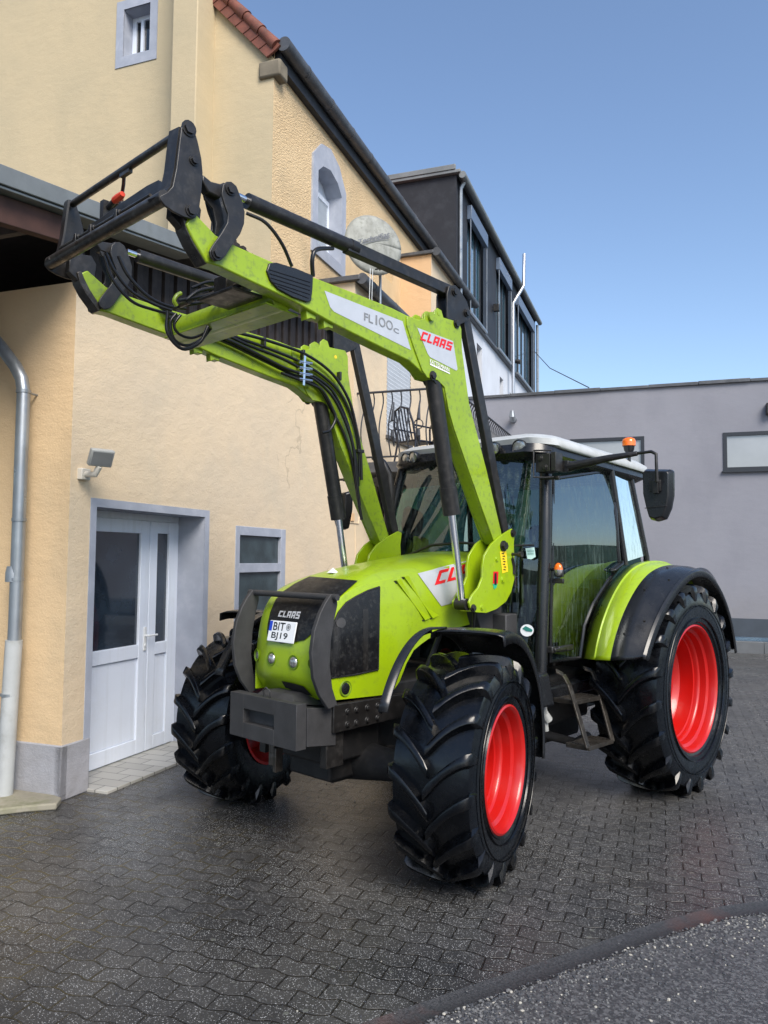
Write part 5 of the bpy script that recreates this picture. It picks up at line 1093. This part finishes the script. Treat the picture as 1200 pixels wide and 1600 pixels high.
for sg in (1, -1):
    def fx_(L_, dx=0, dr=0): return [Vector((sg*(p.x+dx), p.y*(1+dr), .86+(p.z-.86)*(1+dr))) for p in L_]
    s = MB(); s.grid([fx_(cI), fx_(cC, 0, .012), fx_(cC, .008, .0), fx_(cM)]); go = s.build('rear_mudguard', M['green'], TR, solid=.012, smooth=25)
    s = MB(); s.grid([fx_(cM, 0, .002), fx_([a.lerp(b, .5) for a, b in zip(cM, cL)], 0, .014), fx_(cL, 0, 0), fx_(cL, .004, .02), fx_(cO, -.012, .028), fx_(cO, 0, .018), fx_(cO, .004, -.03)]); so = s.build('mudguard_flare', M['blackgloss'], go, solid=.012, smooth=35)
s = MB()
for t, (a, b) in enumerate(((.25,.2),(.25,.5),(.25,.8),(.7,.25),(.7,.6))):
    i = int(b*len(cM)*.5); p = cM[i].lerp(cL[i], a); s.bolt(p+Vector((0,-.01,.012)), Vector((0,p.y,p.z-.86)), .007, .006)
s.build('mudguard_screw', M['black'], go)
# steps and tank
ST = MB(); xo = .95
def P9(a, x=xo): return PX(a, x)
r1 = [PX((868,1052),.93), PX((880,1056),.95), PX((888,1070),.95), PX((894,1090),.95), PX((919,1170),.95)]
r1 = [PX((868,1048),.88), PX((880,1054),.92), PX((889,1070),.97), PX((898,1098),1.02), PX((919,1170),1.16)]
r2 = [PX((912,1044),.90), PX((925,1048),.94), PX((933,1066),.99), PX((939,1090),1.04), PX((957,1158),1.17)]
for L_ in (r1, r2):
    w1 = MB()
    for i in range(len(L_)-1): w1.bar(L_[i], L_[i+1], .014, .05, up=(0,1,0))
    w1.build('step_rail', M['wornsteel'], TR, bevel=.002)
for ka in (3, 4):
    a, b_ = r1[ka], r2[ka]; s = MB(); dwn = Vector((-.17,0,.0))
    s.bar(a, b_, .02, .03); s.bar(a+dwn, b_+dwn, .02, .03)
    for k in range(5): q = dwn*(.16+.17*k); s.bar(a+q, b_+q, .008, .02)
    for e in (a, b_): s.bar(e, e+dwn, .012, .03)
    s.build('step', M['wornsteel'], TR, bevel=.002)
s = MB(); s.hexa([(.72,-1.52,.80),(.92,-1.52,.80),(.92,-1.30,.80),(.72,-1.30,.80),(.72,-1.50,1.04),(.88,-1.50,1.04),(.88,-1.32,1.04),(.72,-1.32,1.04)]); s.box(.70, .86, -1.52, -1.36, .50, .80); s.build('tool_box', M['blackgloss'], TR, bevel=.02)
s = MB(); s.box(.36, .66, -1.35, -.3, .55, .95); s.box(.3, .52, -.9, -.2, .36, .60); s.tube([(.5,-1.3,.62),(.62,-1.0,.5),(.7,-.6,.38),(.6,-.2,.36)], .035); s.build('fuel_tank', M['under'], TR, bevel=.05)
s = MB(); s.tube([(.80,-1.30,.78),(.78,-1.24,.72),(.8,-1.2,.66)], .035); s.tube([(.78,-1.22,.70),(.78,-1.2,.58)], .02); s.build('filter', M['lightgrey'], TR)

# ================================================================== FRONT LOADER
LD = thing('front_loader', 'raised lime green front loader with black tool carrier mounted on the tractor', 'loader', (0,-2.2,1.5))
XO, XI = .62, .525
boom = [(296,338),(306,334),(337,367),(367,383),(430,411),(490,433),(553,457),(613,481),(637,493),(660,500),(680,512),(700,540),(716,600),(733,630),(760,733),(784,833),(786,856),(773,850),(750,790),(730,733),(708,670),(700,640),(692,605),(680,593),(668,590),(640,564),(600,545),(520,505),(460,471),(393,440),(343,416),(323,410),(300,370),(291,350)]
def side_pair(name, pts, x0, x1, m, bevel=.006, ref=None, parent=LD, extra=None):
    P_ = [PX(a, ref if ref is not None else x1) for a in pts]; out = []
    for sg in (1, -1):
        s = MB(); s.prism([(sg*x0, p.y, p.z) for p in P_], (sg*(x1-x0),0,0))
        if extra: extra(s, sg)
        out.append(s.build(name, m, parent, bevel=bevel))
    return out
b1, b2 = side_pair('boom_arm', boom, XI, XO, M['greenarm'], .008)
# knuckle plates, outer and inner
kn = [(636,494),(655,500),(663,498),(663,490),(668,486),(675,489),(678,495),(679,486),(684,481),(690,485),(693,496),(706,500),(717,503),(721,514),(722,546),(733,630),(760,733),(783,830),(784,852),(772,846),(752,790),(732,733),(710,670),(701,638),(695,605),(684,594),(668,590),(660,578),(648,545),(636,508)]
for dx0, dx1 in ((XO-.002, XO+.010), (XI-.010, XI+.002)): side_pair('knuckle_plate', kn, dx0, dx1, M['greenarm'], .003, ref=XO+.01)
def bolts(pxs, x, r=.02, m='black', h=.018, name='pin'):
    for sg in (1, -1):
        for a, rr__ in pxs:
            p = PX(a, x); s = MB(); s.bolt((sg*p.x, p.y, p.z), (sg,0,0), rr__, h); s.build(name, M[m], LD, smooth=35)
bolts([((676,587),.024),((713,506),.024)], XO+.012)
for sg in (1, -1):
    p = PX((684,490), XO); s = MB(); s.cyl((sg*(XO+.011),p.y,p.z), (sg*(XO+.0125),p.y,p.z), .017, 16); p = PX((672,495), XO+.01); s.cyl((sg*(XO+.01),p.y,p.z), (sg*(XO+.03),p.y,p.z), .03, 18); s.build('lug_eye', M['greenarm'], LD)
# end caps on the arms underside: hooks
for a in ((487,494),(514,508)):
    side_pair('parking_hook', [(a[0]-8,a[1]-10),(a[0]+9,a[1]-4),(a[0]+6,a[1]+6),(a[0]-1,a[1]+3),(a[0]-7,a[1]+5)], XI+.02, XO-.02, M['greenarm'], .004, ref=XO-.02)
P_ = [PX(a, XO-.01) for a in ((286,338),(293,336),(298,350),(307,371),(328,408),(322,413),(300,378),(290,356))]
for sg in (1, -1): s = MB(); s.prism([(sg*(XI-.006),p.y,p.z) for p in P_], (sg*(XO-XI-.004),0,0)); s.build('tip_plate', M['wornsteel'], LD, bevel=.003)
P_ = [PX(a, -.54) for a in ((108,402),(126,398),(142,400),(150,414),(147,434),(136,444),(122,440),(106,424))]
for sg in (1, -1): s = MB(); s.prism([(sg*.53,p.y,p.z) for p in P_], (sg*.05,0,0)); s.build('tip_lug', M['black'], LD, bevel=.004)
# black vent cover and decals on the outer face
sx = lambda off: (lambda a: PX(a, XO+off))
P_ = [PX(a, XO) for a in ((419,412),(430,411),(460,420),(484,430),(487,433),(486,455),(484,471),(478,473),(455,465),(432,452),(420,438),(415,424))]
for sg in (1, -1): s = MB(); s.prism([(sg*(XO-.004),p.y,p.z) for p in P_], (sg*.018,0,0)); vo = s.build('vent_cover', M['blackgloss'], LD, bevel=.004)
for k in range(5):
    s = MB(); a = (420+k*1.5,421+k*6.5); b = (484,441+k*6.3); 
    if k == 4: a = (434,447); b = (482,466)
    s.tube([PX(a, XO+.0145), PX(b, XO+.0145)], .003, 6); s.build('cover_rib', M['hose'], LD)
tri_surface('silver_panel', [(507,454),(629,502),(642,547),(522,487),(516,480)], sx(.002), M['silver'], LD, step=60)
font_text('model_letters', 'FL', [(569,488),(583,493.5),(583,506),(569,500)], sx(.004), M['greyletter'], LD, .02); font_text('model_letters', 'I', [(587,492),(589.6,493),(589.6,508),(587,507)], sx(.004), M['greyletter'], LD, .02)
for x_ in (592, 603.5): font_text('model_letters', 'O', [(x_,494+(x_-592)*.39),(x_+10.5,498+(x_-592)*.39),(x_+10.5,513+(x_-592)*.39),(x_,509+(x_-592)*.39)], sx(.004), M['greyletter'], LD, .01)
if 1: pass; font_text('model_letters', 'C', [(615,511),(623.5,514.5),(623.5,522),(615,518.5)], sx(.004), M['greyletter'], LD, .02)
tri_surface('silver_panel', [(652,512),(708,533),(715,577),(713,579),(672,558),(668,552)], sx(.012), M['silver'], LD, step=60)
block_text('brand_letters', 'CLAAS', [(660,517.5),(707,535),(705.5,548.5),(657.5,531)], sx(.014), M['redletter'], LD)
font_text('dealer_letters', 'KATTELMANN', [(672,560.5),(702,575),(702,581),(672,567)], sx(.014), M['whiteletter'], LD, .012); tri_surface('underline', [(672,567.5),(703,582.5),(703,584.5),(672,570)], sx(.013), M['whiteletter'], LD, step=60)
s = MB(); s.revolve([(0,.014),(0,.001)], Vector((-XI+.011, *PX((523,558), -XI)[1:])), XV, 16); s.build('warning_dot', M['yellow'], LD, smooth=0)
# cross tube and plate between the arms
p = PX((395,455), XO); ct = Vector((0, -3.62, 3.36)); s = MB(); s.cyl((-XI,ct.y,ct.z), (XI,ct.y,ct.z), .085, 28); s.hexa([(-XI,-3.74,3.285),(XI,-3.74,3.285),(XI,-3.50,3.27),(-XI,-3.50,3.27),(-XI,-3.74,3.297),(XI,-3.74,3.297),(XI,-3.50,3.282),(-XI,-3.50,3.282)]); s.build('cross_tube', M['greenarm'], LD, bevel=.004)
s = MB(); s.box(.18, .50, -3.95, -3.74, 3.32, 3.34); s.box(.28, .40, -3.92, -3.76, 3.34, 3.44); s.cyl((.2,-3.86,3.38), (.5,-3.86,3.38), .016); s.cyl((.24,-3.82,3.42), (.46,-3.80,3.42), .014); s.build('valve_block', M['wornsteel'], LD, bevel=.006)
# tilt rams with square parallel link, bell crank, stay
def cyl_pair(name, a, b, r, x, m, n=20, parts=None):
    A0_, B0_ = PX(a, x), PX(b, x)
    for sg in (1, -1):
        s = MB(); A1_ = Vector((sg*x, A0_.y, A0_.z)); B1_ = Vector((sg*x, B0_.y, B0_.z)); s.cyl(A1_, B1_, r, n); s.build(name, M[m], LD, smooth=40)
XC = .572
cyl_pair('tilt_rod', (368,305), (392,316), .019, XC, 'chrome'); cyl_pair('tilt_ram', (386,314), (551,387), .043, XC, 'black')
cyl_pair('ram_collar', (545,384), (556,389), .046, XC, 'black')
for sg in (1, -1):
    a = PX((540,384), XC); b = PX((706,458), XC); s = MB(); s.bar((sg*XC,a.y,a.z), (sg*XC,b.y,b.z), .06, .078); s.build('parallel_link', M['black'], LD, bevel=.005)
    a = PX((724,492), XC-.01); b = PX((787,834), XC-.01); s = MB(); s.bar((sg*(XC-.01),a.y,a.z), (sg*(XC-.01),b.y,b.z), .05, .085, up=(0,1,0)); s.build('stay', M['black'], LD, bevel=.006)
for dx in (XC-.05, XC+.036): side_pair('bell_crank', [(700,447),(710,446),(718,455),(727,470),(733,486),(733,497),(727,503),(716,508),(703,505),(697,497),(697,460)], dx, dx+.014, M['black'], .003, ref=XC+.04)
bolts([((710,456),.022),((729,489),.022)], XC+.052)
# lift rams
XL_ = .572
def cyl3(a0, a1, a2):
    p0, p1, p2 = [PX(a, XL_) for a in (a0, a1, a2)]
    for sg in (1, -1):
        f = lambda p: Vector((sg*XL_, p.y, p.z)); s = MB(); s.cyl(f(p0), f(p1), .056, 24); d = (f(p1)-f(p0)).normalized(); s.cyl(f(p1)-d*.19, f(p1)+d*.004, .062, 24); s.cyl(f(p0)-XV*.05, f(p0)+XV*.05, .05, 20); o = s.build('lift_ram', M['black'], LD, smooth=40)
        s = MB(); s.cyl(f(p1), f(p2), .027, 20); s.build('lift_rod', M['chrome'], LD, smooth=40); s = MB(); s.cyl(f(p2)-XV*.045, f(p2)+XV*.05, .042, 20); s.build('rod_eye', M['black'], LD)
cyl3((676,592), (706,803), (722,944))
# mounting brackets
brk = [(800,826),(805,829),(803,850),(804,870),(804,905),(799,925),(791,940),(776,952),(760,958),(744,957),(735,950),(733,942),(738,930),(748,918),(754,902),(754,885),(757,868),(768,850),(784,836)]
for x0, x1 in ((XO+.012, XO+.03), (XI-.03, XI-.012)): side_pair('mounting_bracket', brk, x0, x1, M['green'], .003, ref=XO+.03)
bolts([((786,853),.03)], XO+.03, h=.03); bolts([((739,950),.02),((801,833),.022)], XO+.03)
bolts([((786,906),.022),((776,874),.014),((753,949),.017)], XO+.03, m='green', h=.01)
tri_surface('warning_sticker', [(781,862),(791,861),(794,893),(785,896)], sx(.032), M['yellow'], LD, step=60); 
for k in range(7): q = (785+1.0*(k % 2)+k*.45, 864.5+k*4.2); tri_surface('sticker_mark', [(q[0]-1.8,q[1]),(q[0]+2,q[1]-.8),(q[0]+2.8,q[1]+1.6),(q[0]-.4,q[1]+.9)], sx(.034), M['blackletter'], LD, step=60)
tri_surface('red_mark', [(771,893),(779,893),(778,912),(770,912)], sx(.032), M['redletter'], LD, step=60); tri_surface('mark_slot', [(773,896),(776,895),(776,914),(772.5,914)], sx(.034), M['blackletter'], LD, step=60); tri_surface('green_mark', [(770,912),(777,912),(776,918),(772,921)], sx(.033), mat('green_mark', (.02,.4,.2), .4), LD, step=60)
s = MB(); q = PX((800,866), XO+.03); s.tube([q, q+Vector((.07,0,0))], .012, 8); s.tube([q+Vector((.06,0,0)), q+Vector((.09,0,0))], .022, 14); q = PX((800,872), XO+.033); s.tube([q, PX((803,885),XO+.035), PX((803,897),XO+.035)], .012, 6); s.build('lock_lever', M['black'], LD)
s = MB(); s.prism([PX(a, .5) for a in ((742,950),(790,940),(795,985),(752,985))], (-.12,0,0)); 
m2_ = s.build('mounting_frame', M['greysteel'], LD, bevel=.006); mirror_part(m2_, 'mounting_frame')
s = MB(); q = PX((741,952), XO+.0); s.tube([q, q+Vector((-.02,.02,-.1)), q+Vector((-.05,.05,-.22))], .012, 6); s.build('hose', M['hose'], LD)
# ---------------- tool carrier at the tip
cp = [(284,197),(289,191),(295,190),(301,195),(309,220),(315,248),(317,270),(315,300),(311,330),(306,340),(301,342),(288,339),(272,331),(258,321),(251,312),(250,306),(262,300),(270,291),(276,262),(280,228)]
def carrier(pts, x0, x1, ref, m='black', bevel=.003, name='carrier_plate'): return side_pair(name, pts, x0, x1, M[m], bevel, ref=ref)
carrier(cp, .625, .64, .64)
cp2 = [(272,205),(288,197),(289,240),(283,290),(270,300),(258,306),(262,262)]
for sg in (1, -1):
    P_ = [PX(a, .64) for a in cp]; f = MB(); E_ = [P_[i] for i in (19,18,17,16,15)]
    f.grid([[Vector((sg*.625,p.y,p.z)) for p in [P_[0]]+E_], [Vector((sg*.55,p.y-.01,p.z)) for p in [P_[0]]+E_]]); f.build('carrier_flange', M['black'], LD, solid=.012, smooth=0)
tU = PX((293,200), .64); tL = PX((256,313), .64)
s = MB(); s.cyl((-.60,tU.y,tU.z), (.60,tU.y,tU.z), .021, 20); s.build('upper_tube', M['wornsteel'], LD)
s = MB(); s.cyl((-.62,tL.y+.01,tL.z+.02), (.635,tL.y+.01,tL.z+.02), .036, 24); s.build('lower_tube', M['wornsteel'], LD)
bolts([((295,201),.03),((303,251),.02),((298,329),.024)], .64)
yb = tL.y+.045; pts_ = [PY(a, yb) for a in ((138,352),(160,338),(190,316),(229,290),(247,281),(254,286),(256,296),(240,312),(200,338),(150,366))]
s = MB(); s.prism(pts_, (0,.02,0)); s.build('rear_plate', M['black'], LD, bevel=.003)
for dy, dz_ in ((.03,.062),(.02,.085)): s = MB(); s.cyl((-.52,tL.y+dy,tL.z+dz_), (.48,tL.y+dy,tL.z+dz_), .009, 8); s.build('locking_rod', M['wornsteel'], LD)
for xx in (-.30,-.12,.16): s = MB(); s.obox((xx,tL.y+.03,tL.z+.07), (.012,0,0), (0,.03,0), (0,0,.035)); s.cyl((xx-.03,tL.y+.02,tL.z+.085), (xx+.03,tL.y+.02,tL.z+.085), .017, 10); s.build('rod_guide', M['black'], LD, bevel=.003)
s = MB(); s.tube([(.02,tU.y,tU.z-.01),(-.04,tU.y+.03,tU.z-.05),(-.10,tU.y+.05,tU.z-.12),(-.2,tU.y+.05,tU.z-.12),(-.22,tU.y+.03,tU.z-.28)], .010, 6); s.obox((-.16,tU.y+.05,tU.z-.12), (.05,0,0), (0,.02,0), (0,0,.02)); s.obox((.04,tU.y+.0,tU.z-.025), (.05,0,0), (0,.012,0), (0,0,.012)); s.build('latch_lever', M['wornsteel'], LD)
q = PX((186,309), -.05); s = MB(); s.tube([q-XV*.05, q, q+XV*.04+ZV*.01], [.02,.024,.016], 10); s.build('coupler_cap', M['redplastic'], LD)
s = MB(); s.tube([q-XV*.13-ZV*.02, q-XV*.04], .016, 10); s.obox(q-XV*.14+ZV*-.03, (.02,0,0), (0,.03,0), (0,0,.05)); s.build('coupler', M['black'], LD); s = MB(); s.cyl(PX((191,325),.0)-ZV*.03, PX((191,325),.0)+ZV*.03, .018, 10); s.build('coupler', M['black'], LD)
# links between carrier, ram and arm tip
lk = [(348,289),(354,284),(361,284),(369,291),(377,312),(382,332),(381,350),(375,366),(362,384),(352,400),(345,407),(336,408),(329,402),(327,393),(331,385),(346,364),(355,348),(356,334),(350,318),(346,302)]
for x0 in (.60, XO+.02): side_pair('tilt_link', lk, x0 if x0 > .61 else .50, (x0 if x0 > .61 else .50)+.014, M['black'], .003, ref=XO+.03)
l2 = [(317,272),(330,283),(345,287),(352,284),(352,300),(344,310),(338,306),(326,300),(316,282)]
side_pair('tilt_lever', l2, .54, .60, M['black'], .008, ref=.60)
l3 = [(325,296),(337,288),(348,300),(356,330),(358,346),(348,362),(343,364),(345,345),(340,322),(328,308)]
side_pair('tilt_lever', l3, .545, .56, M['black'], .003, ref=.60)
bolts([((360,296),.024),((339,396),.026)], XO+.035)
# hydraulic hoses
def hose(pts, r=.009, name='hose'):
    P_ = smooth_curve([Vector(p) for p in pts], 6); s = MB(); s.tube(P_, r, 8); return s.build(name, M['hose'], LD, smooth=60)
hose([PX((385,333),.57), PX((415,348),.60), PX((440,380),.60), PX((456,416),.57)], .010); hose([PX((489,432),.57), PX((488,405),.6), PX((495,390),.6), PX((520,388),.57)], .013)
XH = -XI+.03
lines = [[(250,480),(290,500),(330,512),(370,527),(420,545),(470,566),(510,592),(535,620),(552,660),(560,700),(562,745)],
[(255,488),(300,510),(345,520),(390,540),(440,560),(480,582),(515,606),(535,640),(548,680),(556,720),(560,760)],
[(262,495),(310,517),(350,528),(400,552),(445,575),(490,592),(520,620),(540,660),(552,700),(556,740),(562,790)],
[(270,505),(320,522),(360,538),(405,560),(450,582),(495,603),(518,640),(538,680),(550,720),(558,770),(565,812)],
[(330,512),(380,522),(430,536),(480,555),(520,585),(545,625),(556,665),(563,705),(565,750)],
[(440,583),(485,600),(505,612),(520,640),(524,655),(515,672),(503,676)]]
for i, L_ in enumerate(lines): hose([PX(a, XH+.012*(i % 3)) for a in L_], .012)
hose([PX(a,-.3) for a in ((165,395),(180,425),(205,455),(240,475),(268,485))], .010); hose([PX(a,-.27) for a in ((162,400),(175,435),(205,470),(240,484),(275,492))], .010)
hose([PX(a,-.1) for a in ((275,490),(266,505),(272,530),(292,540),(315,530),(330,512))], .010); hose([PX(a,-.12) for a in ((282,492),(272,508),(280,522),(300,528),(322,520))], .009); hose([PX(a,0) for a in ((275,480),(300,475),(330,470),(352,468),(400,470),(440,480))], .010)
hose([PX(a,.1) for a in ((280,470),(320,462),(350,455),(400,460),(450,478),(500,500))], .010); hose([PX(a,.2) for a in ((300,450),(330,440),(370,448),(420,462))], .009)
hose([PX(a,-.2) for a in ((185,400),(200,430),(230,462),(262,478),(290,482))], .011); hose([PX(a,.0) for a in ((262,486),(262,520),(285,545),(312,535),(325,510))], .011); hose([PX(a,.1) for a in ((290,470),(310,455),(340,448),(352,440))], .011)
for k_ in range(3): s = MB(); q = PX((288+k_*9,474-k_*5), .05); s.cyl(q-XV*.04, q+XV*.05, .017, 10); s.build('hose_union', M['wornsteel'], LD)
s = MB(); s.tube(smooth_curve([PX(a,.02) for a in ((276,478),(272,470),(276,462),(283,458))],4), .012, 8); s.build('guide_loop', M['greenarm'], LD)
s = MB()
for k in range(4): a = PX((467,565+k*9), XH+.03); b = PX((487,568+k*9), XH+.03); s.cyl(a, b, .012, 10)
s.bar(PX((476,556),XH+.035), PX((474,602),XH+.035), .012, .02); s.build('hose_fittings', M['chrome'], LD)
for a in ((412,535),(473,554),(530,588),(562,705)):
    p = PX(a, XH); s = MB(); s.obox(p, (.02,0,0), (0,.035 if a[1] > 700 else .01,0), (0,0,.014 if a[1] > 700 else .035)); s.build('hose_clamp', M['black'], LD, bevel=.003)
# lettering on the dish, laid on its surface
dc_, dn_ = DISHQ
def on_dish(a): return on_plane(a, dc_+dn_*.02, dn_)
faded = mat('faded_print', (.10,.11,.13), .6)
font_text('dish_letters', 'TechniSat', [(559,374.5),(609,361.5),(609,369.5),(559,380.5)], on_dish, faded, SD, .03)
tri_surface('print_bar', [(559,381.5),(609,370.5),(609,372),(559,383)], on_dish, faded, SD, step=60)

# ================================================================== CAMERA, LIGHT, SKY
cam = bpy.data.cameras.new('camera'); co = bpy.data.objects.new('camera', cam); COL.objects.link(co)
Mx = Matrix((( RX.x, UX.x, -FX.x, CAM.x), (RX.y, UX.y, -FX.y, CAM.y), (RX.z, UX.z, -FX.z, CAM.z), (0,0,0,1))); co.matrix_world = Mx
cam.sensor_fit = 'VERTICAL'; cam.sensor_height = 36; cam.lens = FPX/1600*36; cam.clip_start = .05; cam.clip_end = 3000
scene.camera = co
w = bpy.data.worlds.new('World'); scene.world = w; w.use_nodes = True; nt = w.node_tree; bg = nt.nodes['Background']
sky = nt.nodes.new('ShaderNodeTexSky'); sky.sky_type = 'NISHITA'; sky.sun_disc = False
SUN_EL, SUN_AZ = radians(44), radians(113)   # compass-style: clockwise from +Y
sky.sun_elevation = SUN_EL; sky.sun_rotation = SUN_AZ; sky.altitude = 200; sky.air_density = 1.0; sky.dust_density = 1.4; sky.ozone_density = 2.2
nt.links.new(sky.outputs[0], bg.inputs[0]); bg.inputs[1].default_value = .112
sd = Vector((sin(SUN_AZ)*cos(SUN_EL), cos(SUN_AZ)*cos(SUN_EL), sin(SUN_EL)))
sun_fill = bpy.data.lights.new('sun_fill', 'SUN'); so = bpy.data.objects.new('sun_fill', sun_fill); COL.objects.link(so); so.rotation_euler = sd.to_track_quat('Z', 'Y').to_euler()
sun_fill.energy = 2.3; sun_fill.angle = radians(32); sun_fill.color = (1.0, .93, .83)  # soft fill added to brighten the facades; actual sun is behind the houses
scene.view_settings.view_transform = 'Standard'; scene.view_settings.look = 'None'; scene.view_settings.exposure = 1.0; scene.view_settings.gamma = 1

# wooded hills all round the village, seen mirrored in the glass
rng = random.Random(7); hm = MB(); G = []
for j, (rad, k) in enumerate(((170, 0), (230, .55), (300, 1), (420, .9))):
    row = []
    for i in range(181):
        a = 2*pi*i/180; h = 17+8*sin(a*3+1)+6*sin(a*7+.4)+3*sin(a*13)+rng.uniform(-1, 1)*1.4
        row.append((rad*cos(a), rad*sin(a), h*k-.5))
    G.append(row)
hm.grid(G); ho_ = hm.build('hills', mat('wooded_hills', (.05,.075,.04), .95, var=.5, vscale=.1, bump=1, bscale=.5, bdist=2), smooth=60); ho_['kind'] = 'structure'
